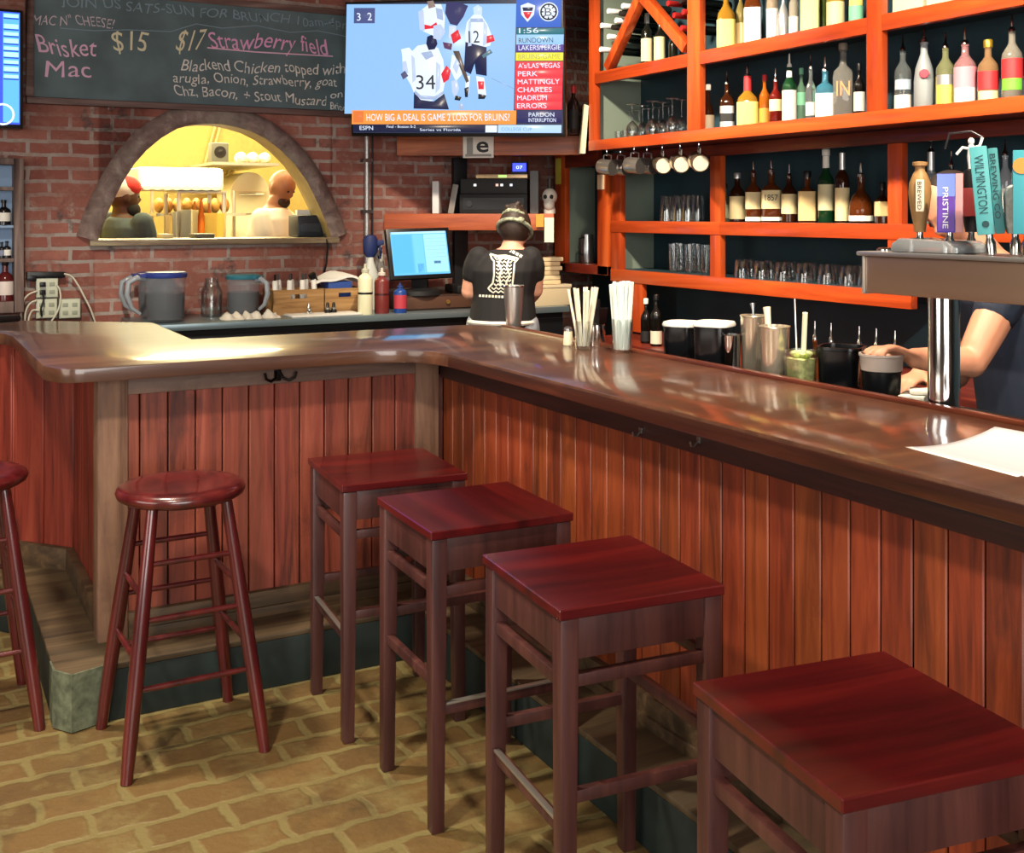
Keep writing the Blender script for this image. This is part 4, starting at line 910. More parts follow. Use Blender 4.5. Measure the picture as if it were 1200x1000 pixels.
    t = thing('conduit_pipe', 'vertical steel conduit pipe on the brick left of the shelves', 'pipe', (b.x, b.y, b.z), world=True)
    MB().tube([b-Vector((0, 0, .2)), b, (b.x, a.y, a.z+.35)], .0155, 12).build('pipe', mat('a9a8a6', .35, .6), t)
    for k in (.25, .75): MB().box(b.x-.03, b.x+.03, WY-.05, WY-.001, b.z+(a.z-b.z)*k-.01, b.z+(a.z-b.z)*k+.01).build('clamp', steel_d, t)
    MB().tube([(b.x+.035, a.y, a.z+.3), (b.x+.035, a.y, b.z-.15)], .005, 8).build('cable', blackm, t)
    return z2
SHELF_Z = shelves()
# ================================================================== KITCHEN BEHIND THE ARCH (people come with the other figures)
def kitchen():
    ks = mat('c9c7bd', .3, .7); KY = 7.2
    # prep table along the pass
    t = thing('prep_table', 'stainless prep table in the kitchen behind the arch', 'table', (1.9, 7.4, 0), world=True)
    MB().box(1.40, 3.2, 7.1, 7.97, 1.22, 1.26).build('table_top', ks, t, bevel=.004)
    for x in (1.45, 3.15):
        for y in (7.14, 7.86): MB().tube([(x, y, 0), (x, y, 1.22)], .02, 10).build('leg', ks, t)
    # pass shelf with heat-lamp hood
    x0, x1 = P(210, 230, Y=KY).x, P(263, 230, Y=KY).x; zs = P(230, 224, Y=KY).z; zb = 1.26
    t = thing('pass_rack', 'steel pass-through rack under the bright heat-lamp hood', 'rack', ((x0+x1)/2, KY, zb), world=True)
    for x in (x0, x1):
        for y in (KY+.01, KY+.4): MB().tube([(x, y, zb), (x, y, zs)], .014, 8).build('post', ks, t)
    for z in (zs,): MB().box(x0-.01, x1+.01, KY-.01, KY+.41, z-.012, z).build('shelf', ks, t)
    h0, h1 = P(160, 210, Y=KY).x, P(263, 210, Y=KY).x; zt = P(200, 196, Y=KY).z
    t = thing('heat_lamp_hood', 'glowing white-yellow heat-lamp hood above the kitchen pass', 'hood', ((h0+h1)/2, KY+.2, zs), world=True)
    MB().prism([(h0, KY), (h1, KY), (h1, KY+.35), (h0, KY+.35)], zs+.001, zt).build('hood_shell', mat('e9e3cf', .4), t, bevel=.03)
    MB().box(h0+.03, h1-.03, KY-.004, KY+.001, zs+.03, zt-.03).build('lamp_panel', mat((1, .93, .62), .4, emit=4.5), t, bevel=.0)
    for k in range(8): MB().ball((h0+.06+k*(h1-h0-.12)/7, KY-.02, zs+.02), (.03, .02, .016), 8, 6).build('bulb', mat((1, .82, .4), .4, emit=1.0), t)
    def pan(px0, px1, y0, y1, m, label, nm='steel_pan', g='steel pans on the kitchen pass', Y=KY-.04):
        a, b = P(px0, y1, Y=Y), P(px1, y1, Y=Y); zt_ = P(px0, y0, Y=Y).z; hh = zt_-1.26; t = thing(nm, label, 'pan', ((a.x+b.x)/2, Y, 1.2605), group=g); w_ = (b.x-a.x)/2*.84
        MB().lathe([(0, .003), (w_*.9, .003, 6), (w_*1.05, hh*.95, 6), (w_*1.15, hh, 6), (w_*1.15, hh-.006, 6), (w_, hh*.9, 6), (w_*.85, .01, 6), (0, .008)], n=24, rz=R(45)).build('pan_body', m, t)
        return t
    pan(202, 209, 248, 282, ks, 'steel pan on the pass left of the rack post, farther left'); pan(212, 231, 246, 282, ks, 'steel pan on the pass directly right of the rack post')
    pan(194, 200, 252, 282, mat('b9a070', .5), 'tan bin on the pass beside the left cook', 'food_bin', 'food bins on the kitchen pass'); pan(241, 262, 250, 283, mat('e6c05c', .5), 'yellow bin on the pass inside the rack', 'food_bin', 'food bins on the kitchen pass')
    for i, (px, y0, y1, c) in enumerate([(236, 232, 252, 'e07a22'), (228, 236, 250, 'd98a3a'), (245, 238, 250, 'c9742a')]):
        a = P(px, y1, Y=KY+.1); t = thing('sauce_bottle', ['tall orange sauce bottle inside the kitchen rack', 'pale orange sauce bottle left of the tall one in the rack', 'dark orange sauce bottle right of the tall one in the rack'][i], 'bottle', (a.x, KY+.1, 1.2605), group='sauce bottles in the kitchen rack')
        h = P(px, y0, Y=KY+.1).z-1.26
        MB().lathe([(0, 0), (.021, 0), (.022, h*.7), (.012, h*.8), (0, h*.8)], n=14).build('bottle_body', mat(c, .4), t); MB().lathe([(.0125, h*.79), (.0125, h*.85), (.004, h), (0, h)], n=12).build('nozzle', mat(c, .4), t)
    # bagged buns along the shelf behind
    zz = P(200, 250, Y=7.75).z
    t = thing('bun_shelf', 'wire shelf of bagged buns behind the pass rack', 'shelf', (1.9, 7.6, 1.26), world=True)
    xa, xb = P(178, 250, Y=7.8).x, P(282, 250, Y=7.8).x
    MB().box(xa, xb, 7.66, 7.92, zz-.02, zz).build('shelf_board', ks, t)
    for x in (xa+.02, xb-.02): MB().tube([(x, 7.9, 1.26), (x, 7.9, zz+.16)], .012, 8).build('post', ks, t)
    for i in range(8):
        px = 186+i*11; a = P(px, 245, Y=7.78)
        k = MB().ball((a.x, 7.78, zz+.0535), (.0305, .07, .052), 12, 8)
        lab = ['leftmost', 'second', 'third', 'fourth', 'fifth', 'sixth', 'seventh', 'rightmost'][i]
        one(k, 'bread_bun', mat(['b98a48', 'a8743a', 'c79a5a'][i % 3], .6, noise=.2), f'round tan bread bun on the wire shelf, {lab} of the row' if i in (0, 7) else f'round tan bread bun on the wire shelf, {lab} from the left', 'bun', 'buns on the kitchen shelf')
    # upper right shelf, fan, bags, rounded hood, ducts
    s0, s1 = P(246, 190, Y=7.8).x, P(322, 190, Y=7.8).x; zsh = P(280, 191, Y=7.8).z
    t = thing('upper_shelf', 'thin metal shelf high at the right inside the kitchen', 'shelf', ((s0+s1)/2, 7.9, zsh), world=True)
    MB().box(s0, s1, 7.7, 8.89, zsh-.02, zsh).build('shelf_board', ks, t)
    for x in (s0+.1, s1-.1): MB().bar((x, 8.88, zsh-.10), (x, 8.6, zsh-.02), .02, .02).build('bracket', ks, t)
    a = P(258, 176, Y=7.85); b = thing('wall_speaker', 'small dark boxy speaker on the high kitchen shelf', 'speaker', (a.x, 7.9, zsh))
    MB().box(-.06, .06, -.05, .05, 0, .14).build('speaker_case', mat('5b5a52', .5), b, bevel=.006); MB().lathe([(.04, 0), (.042, .004), (.01, .002), (0, .006)], (0, -.05, .075), n=18, M=Matrix.Rotation(R(90), 3, 'X')).build('cone', black, b)
    for i, px in enumerate((282, 296, 310)):
        a = P(px, 186, Y=7.95); k = MB().ball((a.x, 7.95, zsh+.04), (.041, .08, .045), 12, 8)
        one(k, 'flour_bag', mat('f0e8c8', .7), f'pale plump bag on the high kitchen shelf, {["left", "middle", "right"][i]} one', 'bag', 'bags on the high kitchen shelf')
    a, b = P(268, 235, Y=8.1), P(314, 235, Y=8.1); zt, zb = P(290, 202, Y=8.1).z, 0
    cx = (a.x+b.x)/2; w_ = (b.x-a.x)/2
    t = thing('bread_oven', 'white oven with rounded domed top at the right of the kitchen', 'oven', (cx, 8.1, zb), world=True)
    prof = [(cx-w_, zb)]+[(cx+w_*math.cos(math.pi-i*math.pi/10), zt-.16+.16*math.sin(i*math.pi/10)) for i in range(11)]+[(cx+w_, zb)]
    MB().slab([(x, 8.05, z) for x, z in prof], (0, .4, 0)).build('oven_body', mat('e9e2c4', .45), t, bevel=.006)
    MB().box(cx-w_*.8, cx+w_*.8, 8.035, 8.0495, zt-.30, zt-.14).build('oven_door', mat('d8cfa8', .4), t, bevel=.004); MB().tube([(cx-w_*.6, 8.02, zt-.16), (cx+w_*.6, 8.02, zt-.16)], .008).build('handle', ks, t)
    a = P(267, 255, Y=7.25); t = thing('water_bottle', 'blue-labelled bottle near the right cook on the pass', 'bottle', (P(297, 250, Y=7.25).x, 7.25, 1.2605))
    MB().lathe([(0, 0), (.035, 0), (.036, .15), (.015, .19), (.015, .22), (0, .22)], n=16).build('bottle_body', mat('c9c2a0', .2), t); MB().lathe([(.037, .04), (.037, .12)], n=16, cap=False).build('label', mat('3b4f8f', .5), t)
    t = thing('kitchen_pipe', 'slanted white conduit pair on the kitchen ceiling wall', 'pipe', (P(245, 170, Y=8.85).x, 8.86, P(240, 195, Y=8.85).z), world=True)
    for dx in (0, 6): MB().tube([P(238+dx, 200, Y=8.86), P(254+dx, 140, Y=8.86)], .012, 8).build('pipe', mat('d9cf9c', .5), t)
    # ticket printer on the sill
    a, b = P(345, 281, Y=6.36), P(381, 281, Y=6.36); z0 = SILL+.005; z1 = P(360, 252, Y=6.33).z
    t = thing('ticket_printer', 'dark ticket printer at the right end of the arch sill', 'printer', ((a.x+b.x)/2-.01, 6.36, z0), world=True)
    MB().box(a.x, b.x-.03, 6.30, 6.48, z0, z1).build('printer_case', mat('262b33', .4), t, bevel=.012)
    MB().box(a.x+.02, b.x-.05, 6.295, 6.30, z0+.03, z1-.05).build('front_cover', mat('3a4048', .35), t, bevel=.003)
    MB().box(a.x+.03, b.x-.06, 6.40, 6.44, z1-.002, z1+.03).build('ticket', white, t)
    c = P(377, 276, Y=6.22); one(MB().tube([(c.x, 6.17, c.z+.01), (c.x+.01, 6.14, c.z-.05), (c.x, 6.14, c.z-.16), (c.x-.01, 6.15, c.z-.21)], .006), 'sill_cable', black, 'short black cable hanging from the right end of the arch sill', 'cable')
    for i, (px0, px1) in enumerate(((187, 200), (225, 248))):
        a, b = P(px0, 282, Y=6.4), P(px1, 282, Y=6.4)
        one(MB().box(a.x, b.x, 6.33, 6.48, SILL+.0045, SILL+.028), 'order_tray', mat(['d8c690', '5b564a'][i], .5), ['pale shallow tray on the arch sill near the left cook', 'dark shallow tray on the arch sill below the rack'][i], 'tray', 'trays on the arch sill', bevel=.004)
kitchen()
# ================================================================== BACK BAR CABINETS
XU, XL = 3.4, 3.65
m_back = mat('203a44', .6, noise=.15, nscale=6)
m_inner = mat('7f8c7e', .6)
m_red_h = wood('header_wood', '3f120d', '6a2214', '8a3520', 'Y', .4, coat=.2, scale=.5, bump=.08)
def zat(px, py, X): return P(px, py, X=X).z
def yat(px, X): return P(px, 250, X=X).y
def cabinets():
    # ---- lower cabinet
    t = thing('shelving_unit', 'lower orange wooden back-bar shelves holding glasses and whiskey bottles', 'shelves', (3.8, 4.2, .87), world=True)
    Y = [yat(x, XL) for x in (650, 662, 700, 712, 716, 727, 832, 844, 1040, 1057)]
    Yend = 1.5; d0, d1 = XL, 3.94
    zB1, zB0 = 1.226, 1.155; zA1, zA0 = 1.506, 1.44; zH0, zH1 = 1.842, 1.899
    th = .035
    def stile(ya, yb, z0, z1, nm='stile'): MB().box(d0, d0+th, ya, yb, z0, z1).build(nm, m_orange_z, t, bevel=.003)
    # left bay
    stile(Y[0], Y[1], zB0+.03, 1.96); stile(Y[2], Y[3], zB0+.03, zH0+.01)
    MB().box(d0, d0+th, Y[2]-.001, Y[1]+.0, zH0-.01, 1.96).build('header', m_red_h, t, bevel=.003)
    MB().box(d0, d1, Y[3], Y[0], zB0+.03, zB0+.085).build('shelf_board', m_red_h, t, bevel=.003)
    # main bays
    stile(Y[5], Y[4], zB0, zH0); stile(Y[7], Y[6], zB0, zH0); stile(Y[9], Y[8], zB0, zH0)
    MB().box(d0, d0+th, Yend, Y[3], zH0, zH1).build('header', m_red_h, t, bevel=.003)
    for ya_, yb_, za, zb_ in ((Y[7], Y[4], zA0, zA1), (Yend, Y[7]-.0005, zA0, zA1), (Y[9]-.05, Y[4], zB0, zB1)):
        MB().box(d0-.004, d0+th, ya_, yb_, za, zb_).build('shelf_rail', m_orange, t, bevel=.003)
        MB().box(d0+th+.0005, d1, ya_, yb_, zb_-.022, zb_).build('shelf_board', m_back, t)
    for y in (Y[0]-.01, Y[4]-.012):
        MB().box(d0+th, d1, y-.009, y+.009, zB0+.07 if y > Y[6] else zB0, zH0).build('side_panel', m_inner, t)
    MB().box(d1, d1+.015, Yend, Y[0], zB0, 1.96).build('back_panel', m_back, t)
    stile(yat(752, XL), yat(738, XL), .88, zB0, 'lower_stile')
    MB().box(3.93, 3.945, Yend, 5.2, .87, zB0).build('lower_back_panel', m_back, t)
    # ---- back bar counter under it
    c = thing('back_bar_counter', 'red-edged back bar counter running under the lower shelves', 'counter', (3.6, 3.4, 0), world=True)
    MB().box(3.32, 3.93, Yend, 5.25, .825, .868).build('counter_slab', m_red_h, c, bevel=.004)
    MB().box(3.36, 3.93, Yend, 5.25, 0, .824).build('cabinet_body', blackm, c)
    for k in range(6): MB().box(3.35, 3.36, Yend+.05+k*.62, Yend+.62+k*.62, .1, .78).build('cabinet_door', mat('1a1614', .4), c, bevel=.004)
    # ---- upper cabinet
    u = thing('wall_shelving', 'upper bright orange wall shelves of liquor bottles with angled wine rack', 'shelves', (3.6, 3.6, 1.9), world=True)
    V = [yat(x, XU) for x in (690, 697, 805, 820, 1015, 1033)]
    D1 = 3.74; yE = 1.5; ztop = 2.98
    def ust(ya, yb, z0, z1): MB().box(XU, XU+th, ya, yb, z0, z1).build('stile', m_orange_z, u, bevel=.003)
    ust(V[1], V[0], 1.956, ztop); ust(V[3], V[2], 1.956, ztop); ust(V[5], V[4], 1.956, ztop)
    MB().box(XU-.003, XU+th, yE, V[0], 1.899, 1.956).build('shelf_rail', m_orange, u, bevel=.003)
    MB().box(XU+th+.0005, D1, yE, V[0], 1.905, 1.956).build('shelf_board', m_red_h, u)
    for a, b in ((V[2], V[1]), (V[4], V[3]), (yE, V[5])):
        MB().box(XU-.002, XU+th, a, b, 2.268, 2.333).build('shelf_rail', m_orange, u, bevel=.003)
    MB().box(XU+th+.0005, D1, yE, V[1], 2.308, 2.333).build('shelf_board', m_back, u)
    MB().box(XU-.003, D1, yE, V[0], 2.93, 2.99).build('shelf_board', m_orange, u, bevel=.003)
    for y in (V[0]-.012,): MB().box(XU+th, D1, y-.009, y+.009, 1.957, 2.93).build('side_panel', m_inner, u)
    MB().box(D1, D1+.015, yE, V[0], 1.899, 2.99).build('back_panel', m_back, u)
    MB().box(D1+.015, XR-.002, yE, V[0], 1.905, 2.985).build('rear_case', m_red_h, u)
    # wine rack diagonals
    yl, yr, ya, yb = yat(706, XU), yat(803, XU), yat(749, XU), yat(760, XU)
    zt = 2.93
    def diag(p, q, nm='wine_rack_diagonal'):
        pts = []
        d = (Vector(q)-Vector(p)).normalized(); n_ = Vector((-d.y, d.x))*.026
        P4 = [Vector(p)-n_, Vector(q)-n_, Vector(q)+n_, Vector(p)+n_]
        MB().slab([(XU+.004, k.x, k.y) for k in P4], (.05, 0, 0)).build(nm, m_orange_z, u, bevel=.002)
    ap = (yl+yr)/2+.03; zap = zat(753, -4, XU)
    sl = (zap-2.36)
    diag((yl-.02, 2.345), (ap+.02, zap)); diag((yr+.015, 2.365), (ap-.02, zap))
    diag((ap+.02, zap), (ap+.02+(ap-.01-yl)*.8, zap+sl*.8)) if False else None
    return Y, V, (zA1, zB1, 1.956, 2.333)
LY, UV_, (ZA, ZB, ZU0, ZU1) = cabinets()

# ================================================================== BOTTLES
SHAPES = {  # (radius factor, height factor, squareness)
 'round': [(0,0),(.92,0),(1,.015),(1,.60),(.93,.66),(.55,.75),(.34,.80),(.31,.93),(.36,.935),(.36,.96),(.3,.965)],
 'tall': [(0,0),(.92,0),(1,.012),(1,.58),(.9,.65),(.45,.74),(.36,.78),(.34,.95),(.40,.955),(.40,.985),(.3,.99)],
 'square': [(0,0),(.95,0,6),(1,.012,6),(1,.58,6),(.9,.66,5),(.42,.74,2),(.32,.78,2),(.30,.94,2),(.36,.945,2),(.36,.97,2),(.3,.975,2)],
 'squat': [(0,0),(.95,0,4),(1,.015,4),(1.0,.46,4),(.9,.56,3),(.45,.66,2),(.30,.71,2),(.28,.9,2),(.34,.905,2),(.34,.94,2),(.3,.945,2)],
 'decanter': [(0,0),(.85,0),(1,.05),(1.02,.25),(.95,.42),(.7,.55),(.36,.64),(.28,.70),(.28,.88),(.36,.885),(.36,.93),(.3,.935)],
 'wine': [(0,0),(.94,0),(1,.01),(1,.58),(.9,.66),(.5,.74),(.37,.78),(.35,.97),(.40,.972),(.40,.995),(.3,1.0)],
 'cone': [(0,0),(.95,0),(1,.012),(1,.42),(.85,.60),(.5,.76),(.36,.82),(.34,.95),(.4,.955),(.4,.98),(.3,.985)],
}
def bmat(c, tr=.55, rough=.06): return mat(c, rough, trans=tr, ior=1.4)
def bottle(loc, h, r, shape, body, label, lab=None, cap='pourer', capm=None, group=None, neck=None, text=None, name='liquor_bottle', cat='bottle', neckband=None, lab2=None):
    t = thing(name, label, cat, loc, math.atan2(-loc[1], -loc[0]), group)
    pr = [(q[0]*r, q[1]*h)+tuple(q[2:]) for q in SHAPES[shape]]; sqz = len(SHAPES[shape][2]) > 2
    MB().lathe(pr, n=24 if sqz else 18, sq=None).build('bottle_body', body, t)
    top = pr[-1][1]; nr = pr[-2][0]
    def shell(z0, z1, m, nm, ang=75, k=1.03):
        n = 14; v = []; f = []; p = (SHAPES[shape][2][2] if sqz else None)
        rr = max(a[0] for a in pr if True)*k
        for i in range(n+1):
            a = R(-ang+2*ang*i/n); q = rr
            if p: q = rr/((abs(math.cos(a))**p+abs(math.sin(a))**p)**(1/p))
            v += [(q*math.cos(a), q*math.sin(a), z0*h), (q*math.cos(a), q*math.sin(a), z1*h)]
        for i in range(n): f.append((2*i, 2*i+2, 2*i+3, 2*i+1))
        return MB().add(v, f).build(nm, m, t)
    if lab: shell(lab[0], lab[1], lab[2], 'label')
    if lab2: shell(lab2[0], lab2[1], lab2[2], 'lower_label', 60, 1.045)
    if neckband: MB().lathe([(nr*1.02, h*neckband[0]), (nr*1.12, h*neckband[0]), (nr*1.05, h*neckband[1]), (nr*.9, h*neckband[1])], n=14, cap=False).build('neck_sleeve', neckband[2], t)
    if text:
        s, z, hh, m = text; rr = r*1.06
        write(s, 'label_lettering', m, t, (rr, 0, z*h), (0, 1, 0), (0, 0, 1), r*1.3, hh*h, .002, align='C')
    if cap == 'pourer':
        MB().lathe([(nr*.9, top), (nr*1.0, top), (nr*.9, top+.012), (nr*.45, top+.018), (nr*.33, top+.05), (nr*.22, top+.062), (0, top+.062)], n=12).build('pour_spout', capm or chrome, t)
    elif cap == 'cork':
        MB().lathe([(nr*.9, top-.002), (nr*1.25, top-.002), (nr*1.3, top+.022), (nr*1.1, top+.027), (0, top+.027)], n=14).build('cap', capm or black, t)
    elif cap == 'none': pass
    return t
amb = bmat('6b3413', .45); ambd = bmat('3d1c0c', .4); clr = bmat('d9e4e4', .9, .03); grn = bmat('1c4a2a', .5); blu = bmat('5fb6d8', .75); dk = bmat('14110f', .2)
gold = bmat('b8862c', .5); yel = bmat('d8cf6a', .5); frost = mat('b9c2c4', .35, trans=.45)
L_cream = mat('e3d3a0', .6); L_yel = mat('e6d272', .6); L_wh = mat('e9e6dc', .6); L_bk = mat('1b1b1d', .6); L_red = mat('c52f33', .5); L_or = mat('d98a34', .6); L_grn = mat('7fc4a0', .6); L_pink = mat('e5909c', .6); L_tan = mat('d9bd84', .6); L_sil = mat('c4c6c4', .3, .7); L_blu = mat('9fd0e6', .5)
def wpx(px, X): return X/ray(px, 250).x/F
def rowpos(px, X, z): q = P(px, 250, X=X); return (X, q.y, z)
def bottles():
    G1 = 'bottles on the middle shelf of the upper cabinet'
    X = XU+.13
    def put(px, wp, hp, shape, body, label, X=X, z=ZU0, **k):
        """px centre, width and total body height in photo pixels"""
        D = X/ray(px, 250).x; r = wp/2*D/F*.97; h = hp*D/F
        return bottle(rowpos(px, X, z+.0005), h, r, shape, body, label, **k)
    mid = dict(group=G1)
    put(830, 14, 52, 'decanter', ambd, 'small dark amber bottle with pale label, first on the middle upper shelf', lab=(.05, .36, mat('b9a58a', .6)), cap='cork', capm=L_wh, **mid)
    put(852, 17, 54, 'square', ambd, 'square whiskey bottle with black and white label on the middle upper shelf', lab=(.04, .5, L_sil), lab2=(.16, .34, L_bk), **mid)
    put(876, 25, 62, 'squat', gold, 'wide tequila bottle with yellow label and red neck on the middle upper shelf', lab=(.03, .47, L_yel), neckband=(.68, .97, L_red), **mid)
    put(896, 13, 56, 'round', bmat('c96a1c', .5), 'small orange bottle with red cap on the middle upper shelf', lab=(.08, .38, L_or), cap='cork', capm=L_red, X=XU+.17, **mid)
    put(909, 15, 52, 'round', bmat('7a1c14', .45), 'red-brown bottle with cream label on the middle upper shelf', lab=(.30, .56, L_cream), **mid)
    put(925, 17, 68, 'round', grn, 'green gin bottle with large white label on the middle upper shelf', lab=(.02, .56, L_wh), capm=L_wh, neckband=(.78, .9, L_wh), **mid)
    put(939, 12, 60, 'round', bmat('9fd8b4', .7), 'pale green bottle behind the green gin bottle on the middle upper shelf', lab=(.35, .6, L_grn), cap='cork', capm=L_grn, X=XU+.19, **mid)
    put(950, 12, 62, 'tall', clr, 'slim clear bottle with silver spout on the middle upper shelf', lab=(.1, .35, L_wh), **mid)
    put(967, 22, 58, 'square', blu, 'square pale blue gin bottle with white label on the middle upper shelf', lab=(.03, .52, L_blu), lab2=(.05, .5, L_wh), **mid)
    put(988, 24, 82, 'square', bmat('b9b8b0', .75), 'tall square clear bottle with copper letters on the middle upper shelf', cap='cork', capm=mat('8b7f70', .4), text=('IN', .30, .22, mat('c98a5a', .3, .8)), **mid)
    put(1007, 13, 56, 'round', dk, 'dark bottle with a white hanging tag at the right end of the bay', lab=(.1, .5, L_wh), cap='cork', **mid)
    G2 = 'bottles in the right bay of the upper cabinet'
    k2 = dict(group=G2)
    put(1058, 20, 74, 'round', clr, 'clear vodka bottle with white label, leftmost of the upper right bay', lab=(.02, .26, L_wh), lab2=(.34, .5, mat('a8b9c4', .4)), **k2)
    d = put(1083, 24, 80, 'cone', frost, 'frosted grey bottle with a red dot in the upper right bay', **k2)
    r = [c for c in d.children][0]; rr = .024
    MB().lathe([(0, 0), (.018, 0), (.016, .003), (0, .004)], (.047, 0, .135), n=18, M=Matrix.Rotation(R(90), 3, 'Y')).build('red_dot', mat('b9384a', .5), d)
    put(1108, 22, 72, 'round', bmat('d6dca0', .8), 'clear bottle with yellow-green label in the upper right bay', lab=(.05, .50, mat('b9b95a', .5)), lab2=(.36, .52, L_sil), **k2)
    put(1131, 26, 74, 'round', bmat('e8a8ac', .7), 'pink-labelled bottle in the upper right bay', lab=(.04, .60, L_pink), lab2=(.04, .27, L_wh), **k2)
    put(1158, 24, 68, 'round', bmat('d8a878', .7), 'bottle with red label and broad gold cap in the upper right bay', lab=(.22, .54, L_red), lab2=(.02, .2, L_cream), cap='cork', capm=mat('c9a43c', .3, .7), **k2)
    put(1186, 24, 84, 'round', bmat('d8d0c0', .75), 'bottle with red and bright green label at the right frame edge', lab=(.30, .58, L_red), lab2=(.14, .30, mat('6fc43c', .5)), **k2)
    # top shelf, cut by the frame
    G3 = 'bottles on the top visible shelf'; k3 = dict(group=G3, z=ZU1)
    put(851, 22, 80, 'squat', gold, 'square golden bottle with big yellow label, first of the top shelf', lab=(.02, .46, L_yel), **k3)
    put(868, 12, 74, 'round', bmat('9a8a50', .5), 'small olive bottle with tan label on the top shelf', lab=(.05, .45, L_tan), cap='cork', X=XU+.19, **k3)
    put(882, 20, 80, 'square', amb, 'square amber bottle with large white label on the top shelf', lab=(.05, .56, L_wh), neckband=(.7, .9, L_red), **k3)
    put(905, 14, 76, 'round', bmat('b9a890', .5), 'slim bottle with white label beside the silver ornament bottle', lab=(.03, .52, L_wh), cap='cork', capm=L_or, **k3)
    put(918, 14, 66, 'decanter', mat('b9bcbf', .2, .6), 'silver ornamented bottle on the top shelf', cap='cork', capm=L_sil, **k3)
    put(930, 11, 64, 'round', bmat('d0c8b4', .6), 'small pale bottle right of the silver bottle on the top shelf', lab=(.05, .4, L_wh), **k3)
    put(949, 22, 84, 'square', yel, 'tall square bottle with pale yellow label on the top shelf', lab=(.02, .58, mat('ddd08a', .6)), **k3)
    put(965, 10, 74, 'round', bmat('4a5a2c', .4), 'narrow dark green bottle on the top shelf', cap='cork', X=XU+.22, **k3)
    put(979, 21, 78, 'round', bmat('c9b24a', .5), 'golden bottle with cream label on the top shelf', lab=(.02, .42, L_cream), **k3)
    put(1003, 17, 74, 'round', bmat('a8b84a', .5), 'green and yellow labelled bottle at the right end of the top shelf bay', lab=(.05, .32, L_grn), lab2=(.32, .55, L_yel), **k3)
    # whiskey row
    G4 = 'whiskey bottles on the lower shelves'; X4 = XL+.12
    def wk(px, wp, hp, shape, body, label, **k): return put(px, wp, hp, shape, body, label, X=X4, z=ZA, group=G4, **k)
    wk(850, 11, 40, 'round', bmat('8a8a6a', .5), 'small grey-green bottle at the left end of the whiskey row', lab=(.1, .5, mat('9a9a7a', .6)), cap='cork')
    wk(864, 19, 53, 'round', ambd, 'first full whiskey bottle with cream label, silver cap', lab=(.06, .56, L_cream), cap='cork', capm=L_sil)
    wk(883, 19, 58, 'square', amb, 'second whiskey bottle with cream label and silver spout', lab=(.26, .60, L_cream), lab2=(.02, .10, L_wh))
    wk(904, 23, 60, 'square', amb, 'third whiskey bottle, wide cream label with dark lettering', lab=(.26, .62, L_cream), text=('1857', .42, .12, L_bk), lab2=(.03, .10, L_wh))
    wk(925, 19, 55, 'round', ambd, 'fourth whiskey bottle with deep cream label and silver spout', lab=(.18, .60, L_cream))
    wk(946, 21, 55, 'square', amb, 'fifth whiskey bottle, tall tan label and black cap', lab=(.04, .66, L_tan), cap='cork')
    wk(968, 19, 80, 'tall', grn, 'tall green whiskey bottle with pale label and white cap', lab=(.18, .56, mat('cfc9a0', .6)), cap='cork', capm=L_wh, neckband=(.80, .98, L_wh))
    wk(987, 17, 82, 'wine', ambd, 'tall dark bottle with long white neck foil and cream label', lab=(.03, .50, L_cream), cap='none', neckband=(.72, 1.0, L_sil))
    wk(1009, 28, 58, 'decanter', amb, 'round-shouldered amber decanter bottle with low white label', lab=(.04, .15, L_wh))
    wk(1034, 18, 42, 'square', ambd, 'small square whiskey bottle with tan label at the right end', lab=(.2, .6, L_tan), cap='cork')
    # bottles partly behind the beer taps
    G5 = 'bottles behind the beer taps'
    for px, wp, hp, sh, bd, lb, kw in [(1091, 20, 84, 'tall', bmat('c4ccd4', .7), 'clear bottle with silver spiral neck behind the wooden tap handle', dict(neckband=(.7, 1.0, L_sil))), (1115, 19, 70, 'round', bmat('2a2a30', .3), 'dark bottle behind the purple tap handle', dict()),
                                        (1150, 24, 84, 'tall', dk, 'black bottle behind the tall teal tap handle', dict(cap='cork')), (1178, 20, 84, 'round', bmat('c4ccd4', .6), 'clear spouted bottle behind the rightmost tap handles', dict(lab=(.1, .5, L_wh)))]:
        put(px, wp, hp, sh, bd, lb, X=X4, z=ZA, group=G5, **kw)
    # back bar counter bottles under the shelves
    G6 = 'small bottles on the back bar counter'
    put(757, 13, 48, 'round', dk, 'small dark bottle with white cap on the back bar counter', X=3.45, z=.868, group=G6, cap='cork', capm=L_wh, lab=(.05, .3, L_bk))
    put(769, 14, 56, 'round', dk, 'small dark bottle with pale label on the back bar counter', X=3.42, z=.868, group=G6, cap='cork', lab=(.05, .32, mat('cfc8b4', .6)))
    # wine bottles standing in the rack
    G7 = 'bottles standing in the wine rack'
    put(758, 14, 64, 'wine', mat('12140f', .15), 'tall dark wine bottle with cream label in the triangular rack', z=ZU1, group=G7, cap='none', lab=(.10, .52, L_cream), neckband=(.8, .99, L_sil))
    put(773, 14, 52, 'wine', mat('12140f', .15), 'shorter dark wine bottle with cream label in the triangular rack', z=ZU1, group=G7, cap='none', lab=(.08, .62, L_cream))
    put(789, 11, 34, 'wine', mat('12140f', .15), 'short dark bottle at the right corner of the triangular rack', z=ZU1, group=G7, cap='cork')
    # bottles lying in the rack, necks out
    def lying(px, py, foil, label, grp):
        q = P(px, py, X=XU-.01); t = thing('wine_bottle', label, 'bottle', (XU+.29, q.y, q.z), group=grp); M = Matrix.Rotation(R(-90), 3, 'Y')
        MB().lathe([(0, 0), (.022, 0), (.024, .005), (.024, .15), (.021, .175), (.014, .215), (.0135, .24)], n=16, M=M).build('bottle_body', mat('10130e', .15), t)
        MB().lathe([(.0145, .225), (.0152, .226), (.0152, .305), (.014, .308), (0, .308)], n=14, M=M).build('foil_cap', foil, t)
